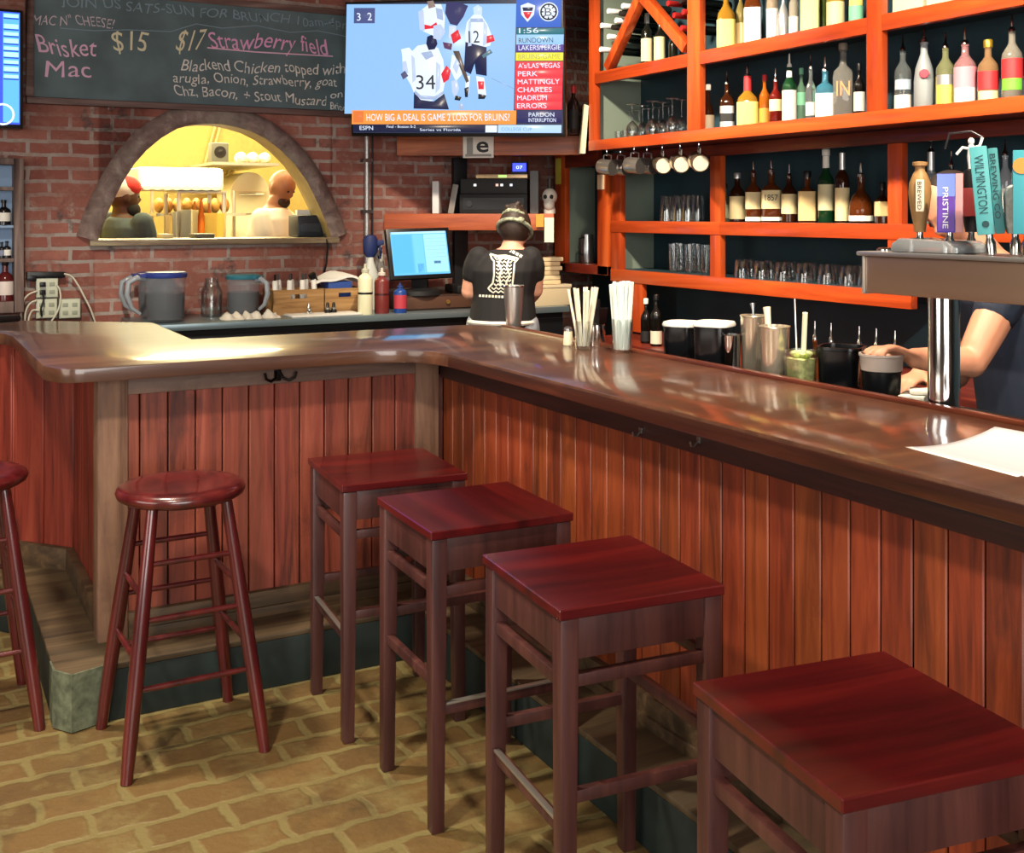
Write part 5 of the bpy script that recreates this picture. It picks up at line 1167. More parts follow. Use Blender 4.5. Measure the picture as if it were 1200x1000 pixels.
    pos = ['topmost outer', 'topmost inner', 'second outer', 'second inner', 'third outer', 'third inner', 'fourth inner', 'lowest']
    for i, (px, py) in enumerate([(708, 11), (725, 5), (700, 28), (717, 22), (708, 41), (699, 56)]):
        lying(px+6, py+2, mat('e6e6e2', .35), f'white-capped wine bottle lying in the left of the rack, {["second from the top", "topmost", "third from the top", "fourth from the top", "fifth from the top", "lowest"][i]}', 'white-capped bottles lying in the wine rack')
    for i, (px, py) in enumerate([(724, 15), (715, 31)]):
        lying(px+4, py+1, mat('22221f', .35), ['black-capped wine bottle lying among white caps, upper one', 'black-capped wine bottle lying among white caps, lower one'][i], 'black-capped bottles lying in the wine rack')
    for i, (px, py) in enumerate([(781, 4), (796, 1), (788, 18), (799, 14), (797, 33)]):
        lying(px+3, py, mat('8a1c1c', .35) if i != 1 else mat('1c1a1a', .4), f'{"red" if i != 1 else "black"}-capped wine bottle lying right of the rack apex, {["upper left", "topmost", "middle left", "middle right", "lowest"][i]}', 'red-capped bottles lying in the wine rack')
bottles()

# ================================================================== GLASSES AND MUGS
def glassware():
    def lathe_glass(t, outer, th=.0016, base=.006, nm='glass_body', n=18):
        inner = [(max(r-th, .0005), z) for r, z in outer if z > base+1e-6]
        pr = [(0, outer[0][1])]+outer+inner[::-1]+[(outer[0][0]*.9, base), (0, base)]
        return MB().lathe(pr, n=n).build(nm, glass, t)
    # wine glasses hung upside down on their rims
    first = None
    def wineglass(px, X, label, s=1.0):
        nonlocal first
        loc = rowpos(px, X, ZU0+.0006)
        if first is None:
            t = thing('wine_glass', label, 'glass', loc, 0, 'upturned wine glasses in the upper left bay')
            MB().lathe([(.030, 0), (.034, .018), (.036, .04), (.031, .062), (.018, .080), (.006, .090), (0, .092), (0, .0895), (.005, .0875), (.0165, .0775), (.0292, .061), (.0342, .04), (.0322, .018), (.0284, 0)], n=20, cap=False).build('bowl', glass, t)
            MB().lathe([(.004, .0895), (.0034, .12), (.0036, .165), (.006, .176), (0, .176)], n=10).build('stem', glass, t)
            MB().lathe([(0, .1745), (.030, .178), (.033, .180), (.033, .182), (.01, .184), (0, .1845)], n=20).build('foot', glass, t)
            first = t; return
        o = dup(first, loc, 0, label); o.scale = (s, s, s)
    names = ['first', 'second', 'third', 'fourth', 'fifth', 'sixth', 'seventh']
    for i, px in enumerate((741, 753, 765, 777, 788, 799)):
        wineglass(px, XU+.075+(.0 if i % 2 == 0 else .085), f'upturned wine glass, {names[i]} from the left of the front row', 1.0)
    for i, px in enumerate((738, 749, 760, 772, 784)):
        wineglass(px, XU+.25, f'upturned wine glass, {names[i]} from the left of the back row', .95)
    # small shot glasses at the left
    for i, px in enumerate((716, 725, 733)):
        t = thing('shot_glass', ['small tumbler at the left of the wine glasses, leftmost', 'small tumbler at the left of the wine glasses, middle one', 'small tumbler at the left of the wine glasses, right one'][i], 'glass', rowpos(px, XU+.16, ZU0+.0006), group='small tumblers in the upper left bay')
        lathe_glass(t, [(.017, 0), (.02, .002), (.023, .055)])
    pint = None
    def copies(kind, spots, z, grp, lab, outer, flip=False):
        fst = None
        for i, (px, X) in enumerate(spots):
            loc = rowpos(px, X, z+.0006)
            if fst is None:
                fst = thing(kind, lab(i), 'glass', loc, 0, grp); o = [(r, z_) for r, z_ in outer]
                g = MB(); th = .002
                H = outer[-1][1]
                pr = [(0, 0)]+o+[(r-th, z_) for r, z_ in o[::-1] if z_ > .004]+[(o[0][0]*.9, .008), (0, .008)]
                if flip: pr = [(r, H-z_) for r, z_ in pr][::-1]
                g.lathe(pr, n=20, cap=False).build('glass_body', glass, fst)
                r0 = outer[-1][0]; zr = 0.0 if flip else H
                MB().lathe([(r0-.0022, zr), (r0+.0004, zr), (r0+.0004, zr+(.003 if flip else -.003)), (r0-.0022, zr+(.003 if flip else -.003)), (r0-.0022, zr)], n=20, cap=False).build('rim', glass, fst)
            else: dup(fst, loc, 0, lab(i))
    o_ = ['first', 'second', 'third', 'fourth', 'fifth', 'sixth', 'seventh', 'eighth', 'ninth', 'tenth']
    copies('pint_glass', [(781, XL+.09), (796, XL+.12), (806, XL+.09), (818, XL+.16), (772+17, XL+.22), (812, XL+.23)], ZA, 'pint glasses on the orange shelf', lambda i: f'upturned pint glass in the front row under the mugs, {o_[i]} from the left' if i < 4 else ['upturned pint glass standing behind the first two on the left shelf', 'upturned pint glass standing behind the third on the left shelf'][i-4], [(.030, 0), (.031, .003), (.0365, .09), (.038, .142)], True)
    copies('tall_glass', [(789, XL+.10), (798, XL+.14), (808, XL+.10), (818, XL+.15), (827, XL+.10), (794, XL+.23), (813, XL+.24)], ZB, 'tall glasses on the lowest orange shelf', lambda i: f'slim tall glass on the lowest left shelf, {o_[i]} from the left' if i < 5 else ['slim tall glass in the back of the lowest left shelf, left one', 'slim tall glass in the back of the lowest left shelf, right one'][i-5], [(.021, 0), (.022, .003), (.025, .10), (.0265, .155)])
    sp = [(870, XL+.08), (893, XL+.08), (918, XL+.08), (943, XL+.08), (969, XL+.08), (994, XL+.08), (880, XL+.18), (903, XL+.18), (927, XL+.18), (951, XL+.18), (976, XL+.18), (1001, XL+.18), (1016, XL+.10)]
    copies('rocks_glass', sp, ZB, 'rocks glasses on the lowest orange shelf', lambda i: f'upturned rocks glass in the front row under the whiskey, {o_[i]} from the left' if i < 6 else (f'upturned rocks glass in the back row under the whiskey, {o_[i-6]} from the left' if i < 12 else 'upturned rocks glass beside the steel tap tower end'), [(.034, 0), (.036, .004), (.041, .06), (.042, .09)], True)
    # metal jug in the far left bay
    q = rowpos(688, XL+.12, 1.2405); t = thing('steel_jug', 'steel jug with dark handle in the grey left bay', 'jug', q, R(200))
    MB().lathe([(0, 0), (.042, 0), (.045, .01), (.043, .12), (.036, .16), (.037, .178), (.034, .178), (.033, .16), (.04, .12), (.042, .012), (0, .008)], n=20).build('jug_body', steel, t)
    MB().tube([(.036, 0, .16), (.075, .0, .155), (.082, 0, .10), (.07, 0, .06), (.043, 0, .05)], .006, 8).build('handle', blackm, t)
    # copper/steel mugs hanging on hooks under the upper cabinet
    m_mug = mat('c9b79c', .22, .95); m_mug2 = mat('c4beb6', .3, .9); m_in = mat('e2d6bd', .45)
    lst = [(711, 0), (727, 0), (743, 0), (758, 0), (776, 1), (797, 1), (819, 1)]
    for i, (px, k) in enumerate(lst):
        X = XU+(.10 if k else .06+.095*(i % 2)); q = P(px, 178, X=X); zt = 1.8985
        lab = ['first', 'second', 'third', 'fourth', 'fifth', 'sixth', 'last'][i]
        t = thing('hanging_mug', (f'steel mug hanging on its side under the upper shelves, {lab} from the left' if k == 0 else f'brass-toned mug with round base toward us, {["first", "middle", "last"][i-4]} of three at the right of the row'), 'mug', (X, q.y, zt), 0, 'mugs hanging under the upper cabinet')
        MB().tube([(0, 0, 0), (0, 0, -.012), (.008, 0, -.022), (0, 0, -.030), (-.008, 0, -.024)], .0025, 6).build('cup_hook', chrome, t)
        # mug axis: horizontal, base toward the room for the last three
        base = Vector((-.45, -.85, -.22)).normalized() if k else Vector((-.25, .95, .1)).normalized()
        up = (Vector((0, 0, 1))-base*base.z).normalized(); sd = up.cross(base); M = Matrix((sd, up, base)).transposed()
        c = Vector((0, 0, -.092)); r = .048 if k else .044; Ln = .048
        MB().lathe([(r*.92, -Ln), (r*1.0, -Ln), (r, -.01), (r*.98, Ln*.8), (r*.9, Ln), (0, Ln*1.0), (0, Ln*.9), (r*.86, Ln*.88), (r*.92, -Ln)], c, n=24, M=M).build('mug_body', m_mug if k else m_mug2, t)
        MB().lathe([(0, Ln*1.005), (r*.80, Ln*1.005), (r*.80, Ln*1.03), (0, Ln*1.03)], c, n=24, M=M).build('base_disc', m_in if k else m_mug2, t)
        MB().tube([c+M @ Vector((0, r*.97, Ln*.6)), c+M @ Vector((0, r*1.5, Ln*.55)), c+M @ Vector((0, r*1.62, 0)), c+M @ Vector((0, r*1.5, -Ln*.55)), c+M @ Vector((0, r*.97, -Ln*.6))], .0042, 8).build('handle', m_mug2, t)
    # order tags clipped near the corner
    for i, (px0, px1, y0, y1, X, c, lab) in enumerate([(651, 657, 186, 216, None, 'c9c24a', 'narrow yellow strip hanging at the corner under the top shelf'), (700, 708, 205, 222, None, 'e9c9a4', 'small pale card clipped on the orange upright under the mugs')]):
        a = P(px0, y0, X=XL-.004); b = P(px1, y1, X=XL-.004)
        d = Vector((b.x-a.x, b.y-a.y, 0)); n_ = Vector((-d.y, d.x, 0)).normalized()*.002
        tag(centre(MB().slab([(a.x, a.y, b.z), (b.x, b.y, b.z), (b.x, b.y, a.z), (a.x, a.y, a.z)], n_).build('paper_tag', mat(c, .7))), lab, 'tag')
    # menu board leaning left of the upper cabinet
    a = P(679, 180, X=XU-.02); zb = 1.962
    t = thing('menu_holder', 'pale folded menu standing left of the upper orange cabinet', 'menu', P(684, 180, D=6.3), world=True)
    q = [P(679, 180, D=6.3), P(686, 180, D=6.3), P(690, 124, D=6.3), P(685, 122, D=6.3)]
    MB().slab(q, (.02, .05, 0)).build('cover', mat('d6cfae', .6), t); 
    c = P(672, 155, D=6.35)
    b = bottle((c.x, c.y, P(672, 157, D=6.35).z), .27, .032, 'wine', mat('2a1c1c', .2), 'dark bottle with red cap beside the television edge', cap='none', neckband=(.85, 1.0, L_red), lab=(.1, .5, L_bk))
glassware()
def top_trays():
    for i, (px0, px1, lab) in enumerate([(1046, 1082, 'pale cardboard tray on the top right shelf, left one'), (1086, 1124, 'pale cardboard tray on the top right shelf, right one')]):
        a, b = P(px0, 5, X=XU+.06), P(px1, 5, X=XU+.06)
        t = thing('cardboard_tray', lab, 'tray', (XU+.14, (a.y+b.y)/2, ZU1), world=True, group='cardboard trays on the top right shelf')
        z = ZU1+.0005; y0, y1 = b.y, a.y; x0, x1 = XU+.06, XU+.26; m = mat('cfc2a4', .7, noise=.06)
        MB().box(x0, x1, y0, y1, z, z+.004).build('tray_base', m, t)
        MB().box(x0, x0+.004, y0, y1, z+.004, z+.16).box(x1-.004, x1, y0, y1, z+.004, z+.16).box(x0+.004, x1-.004, y0, y0+.004, z+.004, z+.16).box(x0+.004, x1-.004, y1-.004, y1, z+.004, z+.16).build('tray_walls', m, t)
top_trays()
# ================================================================== ON AND BEHIND THE BAR
def bar_things():
    # straw glasses
    straw_w = mat('dfe9e2', .5); straw_t = mat('e2ddc8', .5)
    def holder(px, X, label, hh, r0, r1, n, ms, spread, grp='straw holders on the bar', L=.2):
        q = P(px, 408, X=X); t = thing('straw_holder', label, 'straw holder', (X, q.y, BT+.0005), 0, grp)
        MB().lathe([(0, 0), (r0, 0), (r0+.002, .004), (r1, hh), (r1-.002, hh), (r0-.001, .01), (0, .008)], n=20).build('glass_cup', glass, t)
        return t
    def straws(t, loc, n, rb, rt, L, m, r, lab, grp, z0=.012):
        for i in range(n):
            a = i*2.399; k = math.sqrt((i+.5)/n); b = Vector((rb*k*math.cos(a), rb*k*math.sin(a), z0)); e = Vector((rt*k*math.cos(a), rt*k*math.sin(a), z0+L*(1-.05*((i*7) % 5)/4)))
            o = MB().tube([b, e], r, 8).build('drinking_straw', m); o.location = loc; tag(o, lab, 'straw', grp)
    j2 = holder(729, 2.165, 'glass packed with wide white paper straws on the bar', .115, .031, .036, 0, None, 0)
    straws(j2, j2.location, 26, .024, .042, .232, straw_w, .0056, 'white paper straw in the right packed straw glass', 'straws in the right glass')
    j1 = holder(684, 2.10, 'tall glass with fanned thin white straws, left of the black caddy', .10, .028, .032, 0, None, 0)
    straws(j1, j1.location, 11, .018, .058, .205, straw_t, .0048, 'thin white straw fanning out of the left straw glass', 'straws in the left glass')
    c = P(703, 408, X=2.2); t = thing('bar_caddy', 'black and chrome bar caddy between the two straw glasses', 'caddy', (2.2, c.y+.02, BT+.0005), R(25))
    MB().lathe([(0, 0), (.028, 0), (.03, .004), (.03, .075), (0, .075)], n=20).build('chrome_base', chrome, t)
    MB().lathe([(.028, .076), (.034, .085), (.042, .135), (.040, .135), (.03, .085), (0, .08)], n=4, rz=R(45)).build('tray', black, t)
    for k in (-1, 0, 1): MB().bar((k*.014, 0, .085), (k*.02, .004, .165), .01, .004).build('stirrer', black, t)
    c = P(671, 402, X=2.12); t = thing('salt_shaker', 'small cream shaker at the left of the straw glasses', 'shaker', (2.12, c.y+.03, BT+.0005))
    MB().lathe([(0, 0), (.017, 0), (.018, .004), (.015, .05), (0, .05)], n=14).build('shaker_body', cream, t); MB().lathe([(.0155, .051), (.0155, .06), (.008, .066), (0, .067)], n=14).build('cap', steel, t)
    c = P(602, 385, Y=4.1); t = thing('shaker_tin', 'tall steel shaker tin on the bar corner in front of the bartender', 'shaker', (c.x, 4.1, BT+.0005))
    MB().lathe([(0, 0), (.029, 0), (.031, .006), (.042, .165), (.043, .172), (.039, .172), (.028, .012), (0, .01)], n=24).build('tin_body', mat('d2d0cc', .3, .9), t)
    MB().lathe([(.0432, .168), (.0445, .171), (.0432, .174)], n=24, cap=False).build('rolled_rim', chrome, t)
    for i, (px, nm) in enumerate(((617, 'shot_measure'), (637, 'bar_spoon'))):
        pass
    # paper menus
    Z = BT+.001
    A, B, C2, D2 = P(1070, 524, Z=Z), P(1203, 559, Z=Z), P(1275, 532, Z=Z), P(1166, 521, Z=Z)
    v = []; f = []; n = 12
    for j in range(n+1):
        for i in range(n+1):
            u, w_ = i/n, j/n; p = A.lerp(B, u).lerp(D2.lerp(C2, u), w_)
            zz = .0015+.036*w_**2.3*(1-.45*u); v.append((p.x, p.y, BT+zz))
    for j in range(n):
        for i in range(n): a = j*(n+1)+i; f.append((a, a+1, a+n+2, a+n+1))
    pg = MB().add(v, f); k = len(pg.v)
    o = pg.build('paper_menu', mat('b4b2b8', .6)); sm = o.modifiers.new('s', 'SOLIDIFY'); sm.thickness = .0012; sm.offset = 1
    tag(centre(o), 'white paper menu with curling corner lying on the bar at right', 'menu')
    v2 = [(x-.012, y+.01, BT+.0006) for x, y, z in v[:n+1]]+[(x-.005, y+.004, BT+.0006) for x, y, z in v[6*(n+1):7*(n+1)]]
    f2 = [(i, i+1, n+2+i, n+1+i) for i in range(n)]
    o = MB().add(v2, f2).build('paper_menu', mat('e3d9d2', .6)); sm = o.modifiers.new('s', 'SOLIDIFY'); sm.thickness = .0005; sm.offset = -1
    tag(centre(o), 'second white paper sheet lying flat under the curling menu', 'menu')

    # service ledge behind the bar
    t = thing('service_ledge', 'dark steel service ledge behind the right bar top', 'ledge', (2.36, 2.4, .95), world=True)
    LZ = 1.03
    MB().box(2.226, 2.52, -.2, 3.5, LZ-.03, LZ).build('ledge_top', mat('2a2a2c', .35, .6), t, bevel=.004)
    for y in (0, 1.1, 2.2, 3.3): MB().box(2.12, 2.5, y-.015, y+.015, LZ-.10, LZ-.0305).build('bracket', blackm, t)
    def L(px, X=2.34): q = P(px, 430, X=X); return (X, q.y, LZ+.0006)
    for i, (px, X, lab) in enumerate([(800, 2.37, 'black lidded bin with white oval lid behind the bar, left one'), (837, 2.31, 'black lidded bin with white oval lid behind the bar, right one')]):
        b = thing('garnish_bin', lab, 'bin', L(px, X), R(-60), 'black lidded bins behind the bar'); rr = .058; hh = P(px, 378, X=X).z-LZ-.012
        MB().lathe([(0, 0), (rr*.9, 0, 4), (rr*.94, .006, 4), (rr, hh, 4), (rr*.95, hh, 4), (rr*.88, .01, 4), (0, .01)], n=28).build('bin_body', mat('0d0e11', .18), b)
        MB().lathe([(0, hh+.0005), (rr*1.05, hh+.0005, 4), (rr*1.07, hh+.006, 4), (rr*1.0, hh+.015, 4), (rr*.75, hh+.017, 3), (.0, hh+.013)], n=28).build('lid', mat('d8d6d0', .5), b)
    def tin(px, X, h, r0, r1, lab, grp=None, m=chrome):
        t = thing('shaker_tin', lab, 'shaker', L(px, X), 0, grp)
        MB().lathe([(0, 0), (r0, 0), (r0+.002, .006), (r1, h*.97), (r1+.002, h), (r1-.003, h), (r0-.002, .012), (0, .01)], n=28).build('tin_body', m, t); MB().lathe([(r1+.001, h*.975), (r1+.003, h*.99), (r1+.001, h*1.0)], n=28, cap=False).build('rolled_rim', m, t); return t
    tin(858, 2.30, .14, .022, .026, 'small steel jigger tin between the black bins and the shakers')
    brz = mat('d9cdb8', .24, .8)
    tin(884, 2.36, .20, .036, .043, 'tall steel shaker tin behind the bar, left of a pair', 'pair of tall shaker tins', brz)
    tin(908, 2.29, .185, .036, .044, 'tall steel shaker tin behind the bar, right of a pair', 'pair of tall shaker tins', brz)
    for i, (px, X, lab, m) in enumerate([(886, 2.36, 'thin steel bar spoon standing in the left tall shaker', steel), (903, 2.30, 'pale muddler standing in the right tall shaker', mat('d8cdb4', .5))]):
        q = L(px, X); o = MB().tube([(0, 0, .012), (.006, .02, .21), (.008, .026, .235)], [.008, .010, .012] if i else [.004, .004, .009], 10).build(['bar_spoon', 'muddler'][i], m); o.location = q; tag(o, lab, 'bar tool')
    # lime jar with straw
    q = L(938, 2.29); t = thing('lime_jar', 'clear jar of cut limes standing behind the bar', 'jar', q)
    MB().lathe([(0, 0), (.031, 0, 5), (.034, .005, 5), (.038, .125, 5), (.0355, .125, 5), (.031, .01, 5), (0, .008)], n=24).build('jar_body', glass, t)
    MB().lathe([(0, .009), (.029, .010, 5), (.034, .10, 5), (0, .106)], n=24).build('lime_fill', mat('c6c684', .5, noise=.35, nscale=70), t)
    rnd = random.Random(2)
    for i in range(9):
        a = i*2.4; MB().ball((.02*math.cos(a)*(.4+.6*(i % 3)/2), .02*math.sin(a)*(.4+.6*(i % 3)/2), .108+.006*(i % 2)), (.016, .010, .009), 10, 6, Matrix.Rotation(a, 3, 'Z')).build('lime_wedge', mat(['9fae4a', 'c4c98a'][i % 2], .5), t)
    o = MB().tube([(0, 0, .108), (-.012, -.02, .235)], .0075, 10).build('wide_straw', mat('d9dfc0', .5)); o.location = (q[0], q[1], q[2]); o.location.y += -.012; tag(o, 'wide pale straw leaning out of the lime jar', 'straw')
    o = MB().tube([(0, 0, .108), (.004, .012, .27)], .003, 8).build('bar_spoon', chrome); o.location = q; o.location.y += .014; tag(o, 'thin chrome spoon rising behind the lime jar', 'bar tool')
    # black ice caddy
    q = L(986, 2.40); t = thing('ice_caddy', 'wide black plastic caddy behind the bar, right of the lime jar', 'caddy', q, R(-58))
    MB().lathe([(0, 0), (.053, 0, 5), (.056, .006, 5), (.061, .125, 5), (.064, .127, 5), (.064, .135, 5), (.057, .135, 5), (.05, .012, 5), (0, .01)], n=28).build('caddy_body', mat('0c0d10', .2), t)
    for s in (-1, 1): MB().box(s*.060, s*.070, -.02, .02, .10, .12).build('handle', mat('0c0d10', .25), t, bevel=.003)
    # deli container the second bartender reaches into
    q = L(1033, 2.38); t = thing('plastic_container', 'black tub with cloudy plastic rim under the bartender hand', 'tub', q)
    MB().lathe([(0, 0), (.046, 0), (.048, .005), (.053, .085), (0, .085)], n=28).build('tub_body', mat('0d0e11', .3), t)
    MB().lathe([(.05, .0855), (.055, .088), (.058, .125), (.061, .127), (.061, .133), (.055, .133), (.051, .0925), (0, .092)], n=28).build('plastic_rim', mat('cfc0b6', .3, trans=.35), t)
    q = L(1072, 2.42); one(MB().obox((q[0], q[1], LZ+.016), (.05, .035, .015), R(30)).obox((q[0]+.01, q[1]-.01, LZ+.038), (.038, .028, .006), R(42)), 'folded_towel', mat('dcd8cc', .85), 'small folded white towel on the ledge beside the steel column', 'towel', bevel=.007)
    # bottles in the speed rail
    r = thing('speed_rail', 'steel bottle rail hanging behind the service ledge', 'rail', (2.66, 2.3, .80), world=True)
    MB().box(2.60, 2.76, .2, 3.4, .80, .81).build('rail_floor', steel_d, r); MB().box(2.755, 2.762, .2, 3.4, .811, .90).build('rail_front', steel_d, r); MB().box(2.525, 2.60, .2, 3.4, .80, .99).build('rail_back', steel_d, r)
    for i, (px, c) in enumerate([(955, amb), (974, clr), (1007, clr), (1027, grn), (1049, amb)]):
        q = P(px, 390, X=2.68); h = P(px, 392, X=2.68).z-.81
        bottle((2.68, q.y, .8105), min(h, .33), .022, 'round', c, f'bottle in the speed rail with only its spout showing, {["first", "second", "third", "fourth", "fifth"][i]} from the left', group='speed rail bottles behind the bar', lab=(.1, .5, L_wh))

    # ---------------- beer tower
    bz0, bz1 = 1.345, 1.44; xb0, xb1 = 2.19, 2.36; yl, yr = 2.10, .9
    t = thing('beer_tower', 'brushed steel T-shaped beer tower standing at the back of the bar', 'beer tower', (2.27, 1.9, LZ), world=True)
    m_br = mat('9a7a60', .25, .95); m_st = mat('c4c2be', .22, .95)
    m_box = mat('b59a84', .42, .85)
    MB().box(xb0, xb1, yr, yl, bz0, bz1).build('tower_box', m_box, t, bevel=.006)
    MB().box(xb0-.004, xb1+.004, yl+.0005, yl+.008, bz0-.003, bz1+.006).build('end_cap', mat('d0cfca', .3, .8), t, bevel=.003)
    MB().prism([(xb0-.012, yr), (xb1+.012, yr), (xb1+.012, yl+.02), (xb0-.012, yl+.02)], bz1+.0005, bz1+.012).build('drip_tray', mat('b9bab8', .3, .8), t, bevel=.004)
    cy = P(1106, 420, X=2.27).y; c2 = cy-1.0
    MB().lathe([(.052, LZ), (.052, LZ+.012), (.038, LZ+.022), (.0375, bz0)], (2.27, cy, 0), n=32).build('column', chrome, t)
    q = P(1032, 300, X=2.23); MB().lathe([(.024, bz1+.012), (.024, bz1+.017), (.018, bz1+.021), (0, bz1+.022)], (2.25, q.y, 0), n=20).build('cap_nut', chrome, t)
    ya, yb = P(1062, 290, X=2.26).y, P(1136, 290, X=2.26).y
    pr = [(ya, bz1+.0125), (yb, bz1+.0125), (yb, bz1+.03), (yb+.02, bz1+.042), (ya-.03, bz1+.048), (ya-.005, bz1+.035)]
    MB().slab([(xb0+.01, y, z) for y, z in pr], (.13, 0, 0)).build('splash_cover', mat('c9cdd0', .08, trans=.6), t, bevel=.006)
    # tap handles (each can be unscrewed from its faucet)
    G = 'beer tap handles on the steel tower'
    fm = mat('b9b7b2', .15, 1)
    def faucet(px, X=2.275):
        y = P(px, 290, X=X).y; z = bz1+.0125
        return y, z
    def tap(px, X, label, lean, name='tap_handle'):
        y = P(px, 290, X=X).y; t = thing(name, label, 'tap handle', (X, y, bz1+.0515), 0, G); t.rotation_euler = (R(lean), 0, math.atan2(-y, -X)+R(90)); t['_k'] = 1
        MB().lathe([(.012, -.037), (.012, -.01), (.008, 0), (.008, .012), (0, .012)], n=14).build('ferrule', fm, t)
        return t
    s = 1/F
    a = tap(1078, 2.27, 'brown wooden bottle-shaped tap handle at the left of the tower', 4); w_ = mat('a07a4c', .45, noise=.12)
    hh = .19
    MB().lathe([(0, .012), (.014, .012), (.016, .03), (.024, .075), (.028, .11), (.026, .135), (.017, .158), (.012, .166), (.012, .176), (.018, .180), (.018, .188), (.0, .19)], n=20).build('wooden_grip', w_, a)
    MB().box(-.010, .010, -.031, -.026, .065, .145).build('badge', mat('e0d4bc', .5), a, bevel=.002)
    write('BREWED', 'badge_lettering', mat('4a3520', .5), a, (-.006, -.0315, .14), (0, 0, -1), (1, 0, 0), .07, .010, .0006)
    b = tap(1113, 2.25, 'square purple and blue gradient tap handle with vertical white lettering', 1)
    MB().box(-.029, .012, -.02, .02, .012, .155).build('purple_block', mat('4a3fae', .35), b, bevel=.002)
    MB().box(-.029, .012, -.0208, -.0202, .10, .154).build('blue_panel', mat('6f86d8', .4), b); MB().box(-.027, .010, -.0212, -.0206, .015, .10).build('violet_panel', mat('5a2f9e', .4), b)
    MB().box(.0125, .030, -.02, .02, .012, .155).build('pink_side', mat('d59aa0', .45), b, bevel=.002)
    write('PRISTINE', 'handle_lettering', mat('f0ecf2', .4), b, (-.016, -.0215, .122), (0, 0, -1), (1, 0, 0), .10, .013, .0006)
    c = tap(1138, 2.33, 'black tap handle topped by a small white figure with raised arms', -2)
    MB().lathe([(0, .012), (.014, .012), (.022, .06), (.024, .12), (.016, .165), (0, .168)], n=16).build('black_grip', mat('17151a', .35), c)
    fgr = MB().ball((0, 0, .237), (.008, .008, .010)).tube([(0, 0, .168), (0, 0, .20), (0, 0, .228)], [.007, .010, .007], 8).tube([(0, 0, .218), (.020, 0, .226), (.026, 0, .246)], .004, 6).tube([(0, 0, .218), (-.020, 0, .222), (-.034, 0, .205)], .004, 6)
    fgr.build('white_figure', mat('e6e6e6', .4), c)
    MB().tube([(.026, 0, .246), (-.0, 0, .262), (-.05, 0, .258), (-.06, 0, .22)], .003, 6).build('figure_arch', mat('3a3a3e', .3, .6), c)
    MB().box(-.018, .018, -.026, -.021, .05, .12).build('red_badge', mat('7a2a2c', .4), c, bevel=.002)
    teal = mat('4f9ea4', .45); tl = mat('123a40', .5)
    d = tap(1160, 2.22, 'tall two-faced teal tap handle with dark vertical lettering', 3); d.rotation_euler[1] = R(-5)
    MB().box(-.026, .012, -.016, .016, .010, .215).build('front_board', teal, d, bevel=.003); MB().box(.0125, .034, -.014, .018, .010, .208).build('side_board', mat('3b8488', .45), d, bevel=.003)
    write('WILMINGTON', 'handle_lettering', tl, d, (-.017, -.0165, .195), (0, 0, -1), (1, 0, 0), .135, .020, .0006)
    write('BREWING CO', 'side_lettering', tl, d, (.016, -.0145, .195), (0, 0, -1), (1, 0, 0), .15, .012, .0006)
    MB().lathe([(.008, 0), (.008, .001)], (-.006, -.0165, .035), n=14, M=Matrix.Rotation(R(90), 3, 'X')).build('round_mark', tl, d)
    e = tap(1190, 2.26, 'white speckled tap handle second from the right frame edge', 2)
    MB().lathe([(0, .012), (.018, .012), (.024, .03), (.026, .10), (.020, .118), (.008, .125), (0, .126)], n=18).build('speckled_grip', mat('c2c8c6', .5, noise=.3, nscale=60), e); MB().lathe([(.01, .125), (.01, .145), (.004, .17), (.003, .20), (0, .20)], n=12).build('tip', chrome, e)
    f_ = tap(1204, 2.22, 'teal and orange tap handle cut by the right frame edge', 2)
    MB().box(-.03, .03, -.016, .016, .012, .20).build('teal_board', mat('3f97a6', .45), f_, bevel=.003); MB().lathe([(.018, 0), (.018, .001), (0, .001)], (-.012, -.0165, .165), n=18, M=Matrix.Rotation(R(90), 3, 'X')).build('orange_badge', mat('d08a3c', .5), f_)
bar_things()
# ================================================================== PEOPLE
def fuse(mb, name, m, parent, vox=.007, smooth=4):
    """one continuous skin from overlapping volumes"""
    o = mb.build(name, m, None, smooth=0)
    r = o.modifiers.new('r', 'REMESH'); r.mode = 'VOXEL'; r.voxel_size = vox; r.use_smooth_shade = True
    s = o.modifiers.new('s', 'SMOOTH'); s.iterations = smooth; s.factor = .5
    bpy.context.view_layer.update()
    me = bpy.data.meshes.new_from_object(o.evaluated_get(bpy.context.evaluated_depsgraph_get()))
    old = o.data; o.modifiers.clear(); o.data = me; bpy.data.meshes.remove(old); me.name = name
    me.materials.clear(); me.materials.append(m); me.polygons.foreach_set('use_smooth', [True]*len(me.polygons))
    if parent is not None:
        o.parent = parent
        if parent.get('_world'): o.location = -Vector(parent['_world'])
    return o
def loft(mb, rings, n=20):
    """rings: (centre, width dir, depth dir, half width, half depth)"""
    v = []; f = []
    for c, a, b, wa, wb in rings:
        c = Vector(c)
        for k in range(n): t = 2*math.pi*k/n; v.append(c+Vector(a)*wa*math.cos(t)+Vector(b)*wb*math.sin(t))
    for j in range(len(rings)-1):
        for k in range(n): f.append((j*n+k, j*n+(k+1)%n, (j+1)*n+(k+1)%n, (j+1)*n+k))
    f.append(tuple(range(n-1, -1, -1))); f.append(tuple((len(rings)-1)*n+k for k in range(n)))
    return mb.add(v, f)
def limb(mb, pts, rs, n=12):
    """tapered limb through joints, muscle swell between them"""
    P_, Rr = [], []
    for i in range(len(pts)-1):
        for k in range(6):
            t = k/6; P_.append(Vector(pts[i]).lerp(Vector(pts[i+1]), t)); Rr.append((rs[i]*(1-t)+rs[i+1]*t)*(1+.10*math.sin(math.pi*t)))
    P_.append(Vector(pts[-1])); Rr.append(rs[-1]); mb.tube(P_, Rr, n)
    for p, r in zip(pts, rs): mb.ball(p, r*1.0, 12, 8)
